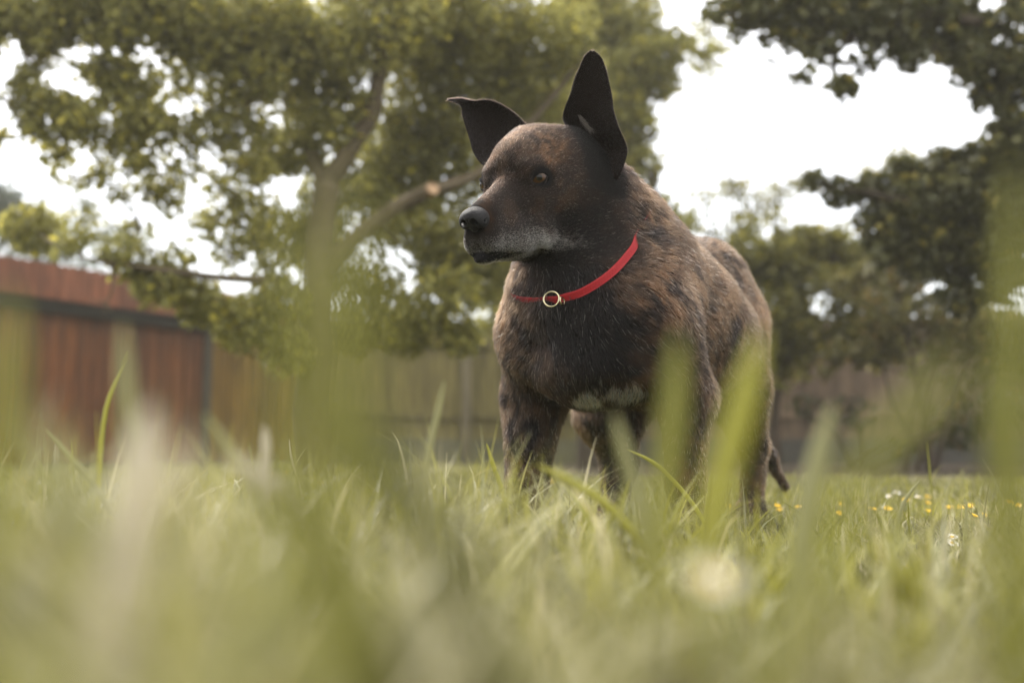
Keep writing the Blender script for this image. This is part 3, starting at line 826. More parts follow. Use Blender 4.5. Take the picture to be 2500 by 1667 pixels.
# ---- collar: a band laid round the neck in the plane through three places seen on it
c1, c2, c3 = trace(1556, 580), trace(1455, 688), trace(1350, 733)
cn = np.cross(c2 - c1, c3 - c1); cn /= np.linalg.norm(cn)
ncen = (H(-.095, 0, -.02) * .35 + B(.01, .01, .45) * .65)
ncen = ncen - cn * (ncen - c2).dot(cn)
e1 = (c2 - ncen); e1 /= np.linalg.norm(e1); e2 = np.cross(cn, e1)
def band(width, lift, nseg=120, nw=5, thick=.0018):
    rows = []
    for a in np.linspace(0, 2 * math.pi, nseg, endpoint=False):
        d = e1 * math.cos(a) + e2 * math.sin(a)
        row = []
        for w in np.linspace(-.5, .5, nw):
            o = ncen + cn * w * width
            r = np.linspace(.03, .24, 211)
            v = sdf(o + d * r[:, None]); i = np.argmax(v > 0); 
            rr = r[i]
            row.append((rr, o, d))
        rows.append(row)
    R = np.array([[x[0] for x in row] for row in rows])
    for _ in range(6): R = (np.roll(R, 1, 0) + R * 2 + np.roll(R, -1, 0)) / 4
    R = R.mean(1, keepdims=True) * .6 + R * .4
    V = []
    for off in (0, thick):
        for i, row in enumerate(rows):
            for j, x in enumerate(row):
                ang = i / nseg * 2 * math.pi; ang = ang - 2 * math.pi if ang > math.pi else ang
                lf = lift - (lift + .003) * max(float(smoothstep(COL_A - .22, COL_A + .12, ang * COL_S)), .55 * float(smoothstep(COL_M + .14, COL_M - .02, ang * COL_S)), float(smoothstep(COL_B - .07, COL_B + .05, -ang * COL_S)))
                V.append(x[1] + x[2] * (R[i, j] + lf + off))
    M = nseg * nw; F = []
    for i in range(nseg):
        i2 = (i + 1) % nseg
        for j in range(nw - 1):
            F.append((i * nw + j, i2 * nw + j, i2 * nw + j + 1, i * nw + j + 1))
            F.append((M + i * nw + j, M + i * nw + j + 1, M + i2 * nw + j + 1, M + i2 * nw + j))
        for j in (0, nw - 1):
            F.append((i * nw + j, M + i * nw + j, M + i2 * nw + j, i2 * nw + j))
    return np.array(V), np.array(F, np.int32)

def col_angle(p):
    q = p - ncen
    return math.atan2(q.dot(e2), q.dot(e1))
COL_A = col_angle(trace(1552, 584)); COL_S = 1 if COL_A > 0 else -1; COL_A = abs(COL_A)
COL_B = abs(col_angle(trace(1352, 734))); COL_M = col_angle(trace(1385, 722)) * COL_S
COLV, COLF = band(.0105, .0066)

# ------------------------------------------------------------------ coat: colours and lie of the hair
def mesh_normals(V, F):
    n = np.cross(V[F[:, 2]] - V[F[:, 0]], V[F[:, 3]] - V[F[:, 1]])
    N_ = np.zeros_like(V)
    for k in range(4): np.add.at(N_, F[:, k], n)
    return N_ / np.maximum(np.linalg.norm(N_, axis=1, keepdims=True), 1e-12), n
DN, _fn = mesh_normals(DV, DF)
if np.sum(DN * (DV - DV.mean(0))) < 0: DN = -DN; DF = DF[:, ::-1].copy()
def hloc(P):
    q = P - HE
    return q @ HF, q @ HL, q @ HU
def bloc(P):
    q = P - BC
    return q @ BF, q @ BL, q[:, 2]
def head_weight(P):
    f, l, u = hloc(P)
    return smoothstep(-.135, -.085, f + .25 * u) * smoothstep(-.150, -.122, u - .15 * f)
BRISKET = [(trace(1432, 978), .026), (trace(1464, 948), .010), (trace(1502, 962), .020), (trace(1540, 962), .026)]
THROAT = trace(1400, 690)
EARBASE = (_e1 * .4 + _e2 * .6)
EARB1, EARB2 = trace(1412, 302), trace(1478, 428)
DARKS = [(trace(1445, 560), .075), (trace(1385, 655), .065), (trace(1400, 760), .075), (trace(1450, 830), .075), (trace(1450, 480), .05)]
def lip_mask(f, l, u):
    line = -.1000 - .14 * (.13 - np.clip(f, 0, .13))
    wd = .0028 + .0035 * smoothstep(.085, .12, f)
    return smoothstep(wd + .003, wd - .001, np.abs(u - line - .002)) * smoothstep(.055, .08, f)
def coat(P, N_, rnd):
    """tan share, white share and hair length of the coat at points"""
    f, l, u = hloc(P); a, b, z = bloc(P); hw = head_weight(P)
    # brindle: wavering bands across the trunk
    W = np.stack([a + (fbm(P, 11, 21, 3) - .5) * .14, b * .5 + (fbm(P, 10, 22, 2) - .5) * .06, z * .38], 1)
    br = .34 * vnoise(W, 65, 5) + .36 * vnoise(W, 140, 6) + .30 * vnoise(P, 150, 9)
    band_ = smoothstep(.34, .72, br)
    big = fbm(P, 7, 31, 3)
    tan = band_ * (.45 + .75 * big)
    ab = np.abs(b)
    front = smoothstep(-.02, .08, a) * smoothstep(.11, .05, ab + .0 * z) * smoothstep(.20, .30, z) * (1 - hw)
    tan = tan * (1 - .85 * front)                       # dark breast
    under = smoothstep(.30, .22, z) * smoothstep(.12, .05, ab) * (1 - hw)
    tan = tan * (1 - .75 * under)                       # dark belly and inner legs
    tan = tan + .35 * smoothstep(.09, .14, ab) * smoothstep(.30, .40, z) * (1 - hw) * smoothstep(.3, .6, big)
    # face
    face = fbm(P, 55, 41, 2); fine = fbm(P, 130, 43, 2)
    ft = .05 + .22 * smoothstep(.45, .7, face)
    ft = ft + .62 * np.exp(-(((f + .03) / .03) ** 2 + ((u - .045) / .022) ** 2)) * smoothstep(.45, .62, fine)       # forehead
    ft = ft + .80 * np.exp(-(((f + .045) / .028) ** 2 + ((u + .045) / .03) ** 2)) * smoothstep(.42, .62, face)       # cheek
    ft = ft + .8 * np.exp(-(((f + .010) / .012) ** 2 + ((u - .020) / .006) ** 2)) * smoothstep(.4, .6, fine)
    ft = ft * (1 - .8 * smoothstep(-.08, -.10, f) * smoothstep(-.0, -.03, u))
    tan = tan * (1 - hw) + ft * hw
    tan = tan * (1 - .9 * smoothstep(.085, .050, np.linalg.norm(P - EARBASE, axis=1)))  # black fur and the shadow at the ear base, both put into the coat
    # white and grey hairs
    wh = smoothstep(-.058, -.090, u + (face - .5) * .02 + .018 * smoothstep(.04, -.02, f)) * smoothstep(-.046, -.012, f) * smoothstep(.155, .135, f) * hw * (.60 + .40 * smoothstep(-.01, .05, f)) * smoothstep(-.122, -.112, u) * (1 + .35 * smoothstep(-.085, -.100, u)) * (.75 + .5 * fine)
    tan = tan * (1 - hw * smoothstep(-.04, -.08, u) * .6)
    wh = np.maximum(wh, .85 * smoothstep(-.103, -.112, u) * smoothstep(.03, .06, f) * hw)
    wh = np.maximum(wh, .14 * smoothstep(-.03, -.06, u) * smoothstep(.0, .05, f) * hw)
    wh = np.maximum(wh, .03 * hw)
    wh = wh * (1 - .9 * np.exp(-(((f - .128) / .009) ** 2 + ((l - .012) / .010) ** 2 + ((u + .062) / .010) ** 2)))
    for c, r in BRISKET:
        dd = np.linalg.norm((P - c) * np.array([1, .7, 1.25]), axis=1)
        wh = np.maximum(wh, 1.0 * smoothstep(r * 1.1, r * .7, dd + (fbm(P, 70, 51, 3) - .5) * .030))
    dd = np.linalg.norm(P - THROAT, axis=1)
    wh = np.maximum(wh, .22 * smoothstep(.036, .012, dd) * smoothstep(.40, .6, fbm(P, 40, 52, 2)))
    wh = np.maximum(wh, .04 * (1 - hw))
    # length
    L = .0145 * (1 - hw) + hw * (.0050 + .005 * smoothstep(-.03, -.09, f))
    L = L * (1 - .45 * hw * smoothstep(.0, .06, f))
    L = L * (1 - .45 * smoothstep(.22, .10, z) * (1 - hw))
    return tan, wh, L
def comb(P, N_):
    f, l, u = hloc(P); a, b, z = bloc(P); hw = head_weight(P)[:, None]
    hd = -HF + (-.25) * HU * smoothstep(.02, -.05, u)[:, None] + HL * (np.sign(l) * .25 * smoothstep(.0, .03, np.abs(l)))[:, None]
    nk = B(-.02, 0, .42) - H(-.09, 0, .0); nk /= np.linalg.norm(nk)
    neckw = smoothstep(.40, .47, z)[:, None] * smoothstep(-.12, .0, a)[:, None]
    legw = smoothstep(.30, .22, z)[:, None]
    frontw = smoothstep(.02, .09, a)[:, None]
    body = -BF * 1.0 - BZ * (.35 + .4 * smoothstep(.05, .12, np.abs(b))[:, None])
    body = body * (1 - frontw) + (-BZ + BL * (np.sign(b) * smoothstep(.02, .1, np.abs(b)) * .7)[:, None]) * frontw
    body = body * (1 - neckw) + nk * neckw
    body = body * (1 - legw) + (-BZ - BF * .2) * legw
    d = body * (1 - hw) + hd * hw
    sw = np.stack([fbm(P, 16, 61, 2), fbm(P, 16, 62, 2), fbm(P, 16, 63, 2)], 1) - .5
    d = d + sw * 1.1
    d = d - N_ * np.sum(d * N_, 1)[:, None]
    return d / np.maximum(np.linalg.norm(d, axis=1, keepdims=True), 1e-9)
DARK = np.array([.0042, .0030, .0028]); TAN = np.array([.095, .052, .028]); ORANGE = np.array([.125, .060, .028]); WHITE = np.array([.60, .55, .50]); GREYB = np.array([.0070, .0046, .0040])
def coat_rgb(P, N_, tan, wh, rnd, rnd2, skin=False):
    hw = head_weight(P)[:, None]
    tone = fbm(P, 20, 71, 2)[:, None]
    dk = 0
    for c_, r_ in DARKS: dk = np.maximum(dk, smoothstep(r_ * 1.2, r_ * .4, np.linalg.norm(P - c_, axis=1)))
    dk = np.maximum(dk * (.6 + .8 * fbm(P, 25, 77, 2)), 1.9 * smoothstep(.050, .028, d_cone(P, EARB1, EARB2, 0, 0) + (fbm(P, 50, 79, 2) - .5) * .012))[:, None]; dk = np.clip(dk, 0, 1.5)  # last term paints the dark ear hollow and its shade over the skull
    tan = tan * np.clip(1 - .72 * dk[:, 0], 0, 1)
    wh = wh * np.clip(1.5 - dk[:, 0], 0, 1)
    t = np.clip(tan[:, None] * (1 + (0 if skin else 1) * .6 * (rnd[:, None] - .5)), 0, 1)
    base = DARK * (1 - .0) + (GREYB - DARK) * (.35 + .65 * hw) * .8
    tc = TAN + (ORANGE - TAN) * smoothstep(.45, .65, tone)
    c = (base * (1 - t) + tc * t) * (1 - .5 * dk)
    if skin:
        c = c * (1 - .15 * wh[:, None]) + WHITE * .15 * wh[:, None] * .5
    else:
        w = (rnd2 < wh)[:, None]
        low = 1 + .7 * smoothstep(.30, .26, P[:, 2])[:, None]  # low white hairs coloured brighter to make up for the shade under the chest
        c = np.where(w, WHITE * low * (.6 + .5 * rnd[:, None]), c)
    return c

# skin colours
_t, _w, _ = coat(DV, DN, None)
skin = coat_rgb(DV, DN, _t, _w, np.full(len(DV), .5), np.full(len(DV), .5), True) * .55
hf, hl, hu = hloc(DV)
lipm = lip_mask(hf, hl, hu)[:, None]
eyd = np.minimum(np.linalg.norm(DV - EYES[0][0], axis=1), np.linalg.norm(DV - EYES[1][0], axis=1))
eym = smoothstep(EYER + .0090, EYER + .0050, eyd)[:, None]
nd = np.linalg.norm(DV - N(0, 0, 0), axis=1); nm = smoothstep(.0235, .0205, nd)[:, None]
blk = np.maximum(np.maximum(lipm, eym), nm)
skin = skin * (1 - blk) + np.array([.006, .0055, .006]) * blk

dog = empty("dog", (float(B(-.2, 0, 0)[0]), float(B(-.2, 0, 0)[1]), 0.0))
tag(dog, "dark brindle dog with greying muzzle and red collar standing in the long grass, looking left", "dog")
m_skin = material("dog_skin", rough=.85, attr="col", spec=.08)
body = mesh_obj("body", DV, DF, m_skin, dog, smooth=True, colors=skin)
m_nose = material("nose_leather", (.0075, .007, .0085), rough=.48, spec=.20, noise=.3, noise_scale=700, bump=.5)
mesh_obj("nose", NV, NF if np.sum(mesh_normals(NV, NF)[0] * (NV - NV.mean(0))) > 0 else NF[:, ::-1].copy(), m_nose, dog, smooth=True)
m_ear = material("ear_skin", (.0085, .0058, .0048), rough=.85, spec=.05, noise=.3, noise_scale=60)
for E_, lab in ((NEAR_EAR, "upright black ear"), (FAR_EAR, "folded black ear with its tip flopped over")):
    tag(mesh_obj("ear", E_[0], E_[1], m_ear, dog, smooth=True), lab)

# eyes
m_eye = material("eye_ball", rough=.02, attr="col", spec=.34)
m_eye.node_tree.nodes["Principled BSDF"].inputs["Coat Roughness"].default_value = .02
for s, (e, out, side, vu) in zip((1, -1), EYES):
    g = HF * .72 + HL * s * .62 + HU * .05; g /= np.linalg.norm(g)
    gx_ = np.cross(HU, g); gx_ /= np.linalg.norm(gx_); gu = np.cross(g, gx_)
    nt_, npn = 60, 64
    V = []; Cc = []
    for i in range(nt_ + 1):
        t = math.pi * (i / nt_) ** 1.3
        for j in range(npn):
            p = 2 * math.pi * j / npn
            r = EYER * (1 + .035 * math.exp(-(t / .45) ** 2))
            V.append(e + r * (g * math.cos(t) + (gx_ * math.cos(p) + gu * math.sin(p)) * math.sin(t)))
            if t < .27: c = (.004, .003, .003)
            elif t < .74:
                q = (t - .27) / .47; n_ = .75 + .5 * random.random()
                c = (.055 * n_ * (1.1 - .4 * q), .026 * n_ * (1.1 - .5 * q), .009 * n_)
            elif t < .80: c = (.010, .007, .006)
            else: c = (.05, .042, .04)
            Cc.append(c)
    F = [(i * npn + j, (i + 1) * npn + j, (i + 1) * npn + (j + 1) % npn, i * npn + (j + 1) % npn) for i in range(nt_) for j in range(npn)]
    mesh_obj("eye", np.array(V), np.array(F, np.int32), m_eye, dog, smooth=True, colors=np.array(Cc))

# collar and its ring
m_col = material("red_webbing", (.24, .0026, .006), rough=.65, spec=.3, noise=.15, noise_scale=350, bump=.3)
collar = mesh_obj("collar", COLV, COLF, m_col, dog, smooth=True)
tag(collar, "red webbing collar")
def torus(c, nrm, R, r, a0=0, a1=2 * math.pi, n=48, k=12):
    nrm = np.array(nrm, float); nrm /= np.linalg.norm(nrm)
    x = np.cross(nrm, (0, 0, 1)); x /= np.linalg.norm(x); y = np.cross(nrm, x)
    V = []; closed = abs(a1 - a0 - 2 * math.pi) < 1e-6
    for i in range(n):
        a = a0 + (a1 - a0) * i / (n if closed else n - 1); d = x * math.cos(a) + y * math.sin(a)
        for j in range(k):
            b = 2 * math.pi * j / k
            V.append(c + d * (R + r * math.cos(b)) + nrm * r * math.sin(b))
    F = [(i * k + j, ((i + 1) % n) * k + j, ((i + 1) % n) * k + (j + 1) % k, i * k + (j + 1) % k) for i in range(n if closed else n - 1) for j in range(k)]
    return np.array(V), np.array(F, np.int32)
m_brass = material("ring_metal", (.42, .37, .24), rough=.22, metallic=1.0)
rp = trace(1345, 735) + np.array([0, -.020, 0])
V, F = torus(rp, (-.25, -1, .15), .0120, .0014)
mesh_obj("ring", V, F, m_brass, collar, smooth=True)
rp2 = at(1373, 735, rp[1] + .002)
V, F = torus(rp2, (.8, -.5, .1), .0065, .0012)
mesh_obj("ring_link", V, F, m_brass, collar, smooth=True)

# ---- hair
def sample_faces(V, F, n, w):
    c = V[F]; ar = .5 * np.linalg.norm(np.cross(c[:, 2] - c[:, 0], c[:, 3] - c[:, 1]), axis=1) * w
    i = rng.choice(len(F), n, p=ar / ar.sum())
    u, v = rng.random(n), rng.random(n)
    k = np.stack([(1 - u) * (1 - v), u * (1 - v), u * v, (1 - u) * v], 1)
    return i, k
def hair_object(name, roots, nrm, cmb, L, rgb, rad, parent, mat, lift=.35, curl=.15, npt=4):
    n = len(roots)
    t = np.linspace(0, 1, npt)
    jit = rng.normal(0, 1, (n, 3))
    d0 = cmb + nrm * (lift * (1 + .4 * jit[:, :1])) + jit * .16
    d0 /= np.linalg.norm(d0, axis=1, keepdims=True)
    d1 = cmb + nrm * (lift * .25) + jit * .16 + rng.normal(0, 1, (n, 3)) * curl
    d1 /= np.linalg.norm(d1, axis=1, keepdims=True)
    P = np.empty((n, npt, 3))
    P[:, 0] = roots - nrm * .0004
    for k in range(1, npt):
        m_ = (t[k] + t[k - 1]) / 2
        d = d0 * (1 - m_) + d1 * m_
        P[:, k] = P[:, k - 1] + d * (L / (npt - 1))[:, None]
    cu = bpy.data.hair_curves.new(name)
    cu.add_curves([npt] * n)
    cu.attributes["position"].data.foreach_set("vector", P.astype(np.float32).ravel())
    ra = cu.attributes.get("radius") or cu.attributes.new("radius", 'FLOAT', 'POINT')
    rr = (rad[:, None] * np.array([1, .95, .7, .12])[None, :]) if npt == 4 else rad[:, None] * np.linspace(1, .1, npt)[None]
    ra.data.foreach_set("value", rr.astype(np.float32).ravel())
    ca = cu.attributes.new("col", 'FLOAT_COLOR', 'CURVE')
    ca.data.foreach_set("color", np.concatenate([rgb, np.ones((n, 1))], 1).astype(np.float32).ravel())
    cu.materials.append(mat)
    o = bpy.data.objects.new(name, cu)
    C.objects.link(o)
    o.parent = parent
    o.matrix_parent_inverse = Matrix.Translation(-parent.location)
    return o
m_fur = bpy.data.materials.new("coat_hair"); m_fur.use_nodes = True
t_ = m_fur.node_tree; t_.nodes.clear()
_o = t_.nodes.new("ShaderNodeOutputMaterial"); _h = t_.nodes.new("ShaderNodeBsdfHairPrincipled"); _a = t_.nodes.new("ShaderNodeAttribute")
_a.attribute_name = "col"
_h.parametrization = 'COLOR'
_h.inputs["IOR"].default_value = 1.33
_h.inputs["Roughness"].default_value = .45
_h.inputs["Radial Roughness"].default_value = .55
_h.inputs["Random Roughness"].default_value = .2
t_.links.new(_a.outputs["Color"], _h.inputs["Color"]); t_.links.new(_h.outputs[0], _o.inputs[0])

fc = DV[DF].mean(1)
fnm = DN[DF].mean(1)
hwf = head_weight(fc)
view = fc - np.array([0, 0, CAM_Z]); view /= np.linalg.norm(view, axis=1, keepdims=True)
facing = -np.sum(view * fnm, 1)
wgt = (1 + 8.0 * hwf) * np.where(facing > -.25, 1, .25) * np.where(fc[:, 2] < .05, .3, 1)
hf, hl, hu = hloc(fc)
bare = np.maximum(smoothstep(EYER + .0060, EYER + .0040, np.minimum(np.linalg.norm(fc - EYES[0][0], axis=1), np.linalg.norm(fc - EYES[1][0], axis=1))),
                  smoothstep(.0215, .0195, np.linalg.norm(fc - N(0, 0, 0), axis=1)))
bare = np.maximum(bare, .97 * lip_mask(hf, hl, hu))
wgt = wgt * (1 - bare)
NH = 520000
i, k = sample_faces(DV, DF, NH, wgt)
R_ = np.einsum('nk,nkc->nc', k, DV[DF[i]]); Nn = np.einsum('nk,nkc->nc', k, DN[DF[i]]); Nn /= np.linalg.norm(Nn, axis=1, keepdims=True)
r1, r2 = rng.random(NH), rng.random(NH)
tn, wh, LL = coat(R_, Nn, None)
rgb = coat_rgb(R_, Nn, tn, wh, r1, r2)
# clumped tone: neighbouring hairs share a slightly lighter or darker shade
rgb = rgb * (.66 + .40 * vnoise(R_, 160, 81))[:, None]
rgb = np.where(wh[:, None] > .3, rgb * 1.2, rgb)
LL = LL * (.7 + .6 * rng.random(NH))
nr = np.linalg.norm(R_ - N(0, 0, 0), axis=1)
LL = LL * (.35 + .65 * smoothstep(.02, .05, nr)) * (.35 + .65 * smoothstep(EYER + .003, EYER + .016, np.minimum(np.linalg.norm(R_ - EYES[0][0], axis=1), np.linalg.norm(R_ - EYES[1][0], axis=1))))
hwh = head_weight(R_)
hair_object("fur", R_, Nn, comb(R_, Nn), LL, rgb, (.00023 * (1 - hwh) + .00013 * hwh), dog, m_fur, lift=.20)

# short hair on both ears, longer pale hairs in the near one
RR, NN, CC, LLs, GG = [], [], [], [], []
for (V, F, P, nrm), inner in ((NEAR_EAR, 1), (FAR_EAR, 1)):
    mn, _ = mesh_normals(V, F)
    cc = V.mean(0)
    M = len(V) // 2
    sgn = np.sign(np.sum(mn[M:] * nrm.reshape(-1, 3)))
    mn = mn * sgn                       # now the outer (second) sheet's normals point away from the viewer
    n = 16000
    i, k = sample_faces(V, F, n, np.ones(len(F)))
    p = np.einsum('nk,nkc->nc', k, V[F[i]]); q = np.einsum('nk,nkc->nc', k, mn[F[i]]); q /= np.maximum(np.linalg.norm(q, axis=1, keepdims=True), 1e-9)
    d = np.array([0, .1, 1.0]) + rng.normal(0, .15, (n, 3)); d = d - q * np.sum(d * q, 1)[:, None]; d /= np.linalg.norm(d, axis=1, keepdims=True)
    RR.append(p); NN.append(q); CC.append(d); LLs.append(.0035 + .002 * rng.random(n))
    back = (F[i].min(1) >= M)
    g = DARK * .8 * (1 - back[:, None]) + np.array([.022, .012, .009]) * back[:, None]
    edge = ~back & (rng.random(n) < .12)
    GG.append(np.where(edge[:, None], np.array([.02, .012, .009]), g))
tuft_n = 260
c0 = [at(1412 + 26 * a_ + 8 * (b_ - .5), 280 + 34 * a_ , 1.565) for a_, b_ in rng.random((tuft_n, 2))]
RR.append(np.array(c0)); NN.append(np.tile([-.2, -1, 0], (tuft_n, 1))); 
dd = np.array([.45, -.25, -.85]) + rng.normal(0, .12, (tuft_n, 3)); CC.append(dd / np.linalg.norm(dd, axis=1, keepdims=True)); LLs.append(.012 + .010 * rng.random(tuft_n)); GG.append(np.tile([.05, .042, .034], (tuft_n, 1)))
RR, NN, CC, LLs, GG = [np.concatenate(v) for v in (RR, NN, CC, LLs, GG)]
hair_object("ear_fur", RR, NN, CC, LLs, GG, np.full(len(RR), .00016), dog, m_fur, lift=.3, curl=.05)
# whiskers and brow hairs
wr, wd, wl = [], [], []
for s in (1, -1):
    for q in range(12 if s == 1 else 3):
        f_, u_ = random.uniform(.055, .115), random.uniform(-.085, -.062)
        p = H(f_, s * .036, u_)
        p = p - sdf_normals(p[None])[0] * float(sdf(p[None])[0])
        wr.append(p); wd.append(HL * s * .7 + HF * random.uniform(-.3, .5) - HU * random.uniform(.2, .7)); wl.append(random.uniform(.015, .035))
    for q in range(5):
        p = H(.012 + .002 * q, s * .030, .026); p = p - sdf_normals(p[None])[0] * float(sdf(p[None])[0])
        wr.append(p); wd.append(HL * s * .3 + HF * .8 + HU * random.uniform(.3, .9)); wl.append(random.uniform(.012, .022))
for q in range(4):
    p = H(.10 + .004 * q, random.uniform(-.01, .01), -.112); p = p - sdf_normals(p[None])[0] * float(sdf(p[None])[0])
    wr.append(p); wd.append(HF * random.uniform(.1, .9) - HU * 1.0 + HL * random.uniform(-.3, .3)); wl.append(random.uniform(.008, .016))
wr, wd, wl = np.array(wr), np.array(wd), np.array(wl); wd /= np.linalg.norm(wd, axis=1, keepdims=True)
hair_object("whisker", wr, wd, wd, wl, np.tile([.07, .055, .04], (len(wr), 1)), np.full(len(wr), .00012), dog, m_fur, lift=0, curl=.25)["kind"] = "stuff"
# ------------------------------------------------------------------ grass
def blades(base, h, w, lean, bend, az, seg=4, cross=2, col=None):
    """ribbons: base n x 3, height, width, lean direction az, bend amount"""
    n = len(base)
    t = np.linspace(0, 1, seg + 1)
    dirv = np.stack([np.cos(az), np.sin(az), np.zeros(n)], 1)
    fa = az + math.pi / 2 + rng.normal(0, .6, n)
    side = np.stack([np.cos(fa), np.sin(fa), np.zeros(n)], 1)
    ctr = base[:, None] + (t[None, :, None] * h[:, None, None] * np.array([0, 0, 1.0])) * (1 - .35 * (bend[:, None, None] * t[None, :, None]) ** 2)
    ctr = ctr + dirv[:, None] * (h[:, None] * (lean[:, None] * t[None] + bend[:, None] * t[None] ** 2.2 * .8))[..., None]
    prof = np.minimum(1, 1.15 - t ** 2.5) * (1 - t ** 6 * .9)
    prof[-1] = .06
    ww = (w[:, None] * prof[None] * .5)[..., None]
    if cross == 2:
        V = np.stack([ctr - side[:, None] * ww, ctr + side[:, None] * ww], 2)
    else:
        nv = np.cross(side, np.array([0, 0, 1.0]))[:, None]
        V = np.stack([ctr - side[:, None] * ww, ctr + nv * ww * .35, ctr + side[:, None] * ww], 2)
    c = V.shape[2]; S = seg + 1
    V = V.reshape(-1, 3)
    b0 = (np.arange(n) * S * c)[:, None, None]
    i = np.arange(seg)[None, :, None] * c; j = np.arange(c - 1)[None, None]
    a = (b0 + i + j).reshape(-1)
    F = np.stack([a, a + 1, a + c + 1, a + c], 1).astype(np.int32)
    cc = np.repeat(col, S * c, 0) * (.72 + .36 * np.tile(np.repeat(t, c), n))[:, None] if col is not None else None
    return V, F, cc
def grass_cols(p, n):
    k = rng.random(n)[:, None]; v = rng.random(n)[:, None]
    g = np.array([.150, .152, .020]) * (1 - v) + np.array([.320, .300, .042]) * v
    gg = np.array([.27, .27, .13]); dry = np.array([.52, .46, .27]); dk = np.array([.110, .105, .036])
    c = np.where(k < .10, gg, g); c = np.where(k > .92, dry, c); c = np.where((k > .80) & (k <= .90), dk, c)
    pt = smoothstep(.35, .65, fbm(p, 6, 103, 2))[:, None]
    c = c * (1 - pt * .55) + (c.mean(1, keepdims=True) * np.array([1.18, 1.08, .72])) * pt * .55
    return c * (.55 + .9 * fbm(p, 7, 101, 2))[:, None]
m_grass = material("grass_blade", rough=.42, attr="col", spec=.45, translucent=.40)
def field(name, d0, d1, dens, hm, hs, wm, seg, bendm, margin=.25, clear=None, cross=2, az=None, lean=0):
    area_n = int(dens * ((d1 ** 2 - d0 ** 2) * .56 + 2 * margin * (d1 - d0)))
    u = rng.random(area_n); d = np.sqrt(d0 ** 2 + u * (d1 ** 2 - d0 ** 2))
    x = (rng.random(area_n) * 2 - 1) * (d * .56 + margin)
    p = np.stack([x, d, np.zeros(area_n)], 1)
    cl = fbm(p, 5, 111, 2)
    p = p[rng.random(area_n) < smoothstep(.2, .6, cl) + .25]
    if d1 > 4.9: p = p[~((p[:, 0] > .4) & (p[:, 1] > 5.0 + .35 * vnoise(p, 1.2, 4)))]
    if clear is not None: p = p[clear(p)]
    if cross == 3 and d1 > 1.4: p = p[rng.random(len(p)) > .85 * smoothstep(.14, .24, p[:, 0] / p[:, 1])]
    n = len(p)
    h = np.clip(rng.normal(hm, hs, n), hm * .35, hm * 2.4) * (.7 + .6 * fbm(p, 4, 121, 2))
    w = wm * (.6 + .8 * rng.random(n))
    if cross == 3:
        px = 1250 + 2430 * p[:, 0] / p[:, 1]
        h = h * (1.28 - .40 * smoothstep(1050, 1650, px)) * (.8 + .4 * vnoise(p, 9, 131))
        h = h * (1 + .25 * smoothstep(1050, 1150, px) * smoothstep(1900, 1800, px) * (p[:, 1] > .8))
        lim = 950 + 165 * smoothstep(1050, 1300, px) + rng.normal(0, 60, n) + 13.5 * (1.46 - p[:, 1]) / p[:, 1]
        h = np.minimum(h, np.maximum(.14 + (1110 - lim) * p[:, 1] / 2430, .02))
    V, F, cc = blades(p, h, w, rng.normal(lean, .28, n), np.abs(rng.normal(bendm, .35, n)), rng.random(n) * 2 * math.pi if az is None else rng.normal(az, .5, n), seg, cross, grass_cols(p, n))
    return V, F, cc
def join_fields(fs):
    V, F, Cc, o = [], [], [], 0
    for v, f, c in fs:
        V.append(v); F.append(f + o); Cc.append(c); o += len(v)
    return np.concatenate(V), np.concatenate(F), np.concatenate(Cc)
def paws(p):
    return np.ones(len(p), bool)
V, F, cc = join_fields([
    field("a", .80, 2.3, 13000, .030, .012, .0022, 4, .7),
    field("b", 2.3, 5.2, 3300, .036, .012, .0038, 3, .6, .8),
    field("c", 5.2, 11.4, 760, .042, .014, .0078, 2, .5, 1.8),
    field("d", 1.0, 3.2, 260, .080, .020, .0030, 5, .6),
])
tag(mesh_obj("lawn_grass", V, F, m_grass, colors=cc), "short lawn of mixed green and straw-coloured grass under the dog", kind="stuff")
V, F, cc = join_fields([
    field("n0", .085, .16, 4500, .095, .022, .0045, 6, .6, .02, cross=3),
    field("n4", .11, .30, 5000, .125, .020, .0070, 6, .5, .05, cross=3, az=math.pi, lean=.7),
    field("n1", .30, .95, 5600, .108, .026, .0042, 6, .8, .12, cross=3),
    field("n2", .15, .40, 8000, .122, .024, .0045, 6, .7, .06, cross=3),
    field("n3", .90, 1.45, 2300, .092, .022, .0036, 6, .8, .12, cross=3),
])
tag(mesh_obj("tall_grass", V, F, m_grass, colors=cc), "longer blurred grass in the foreground", kind="stuff")

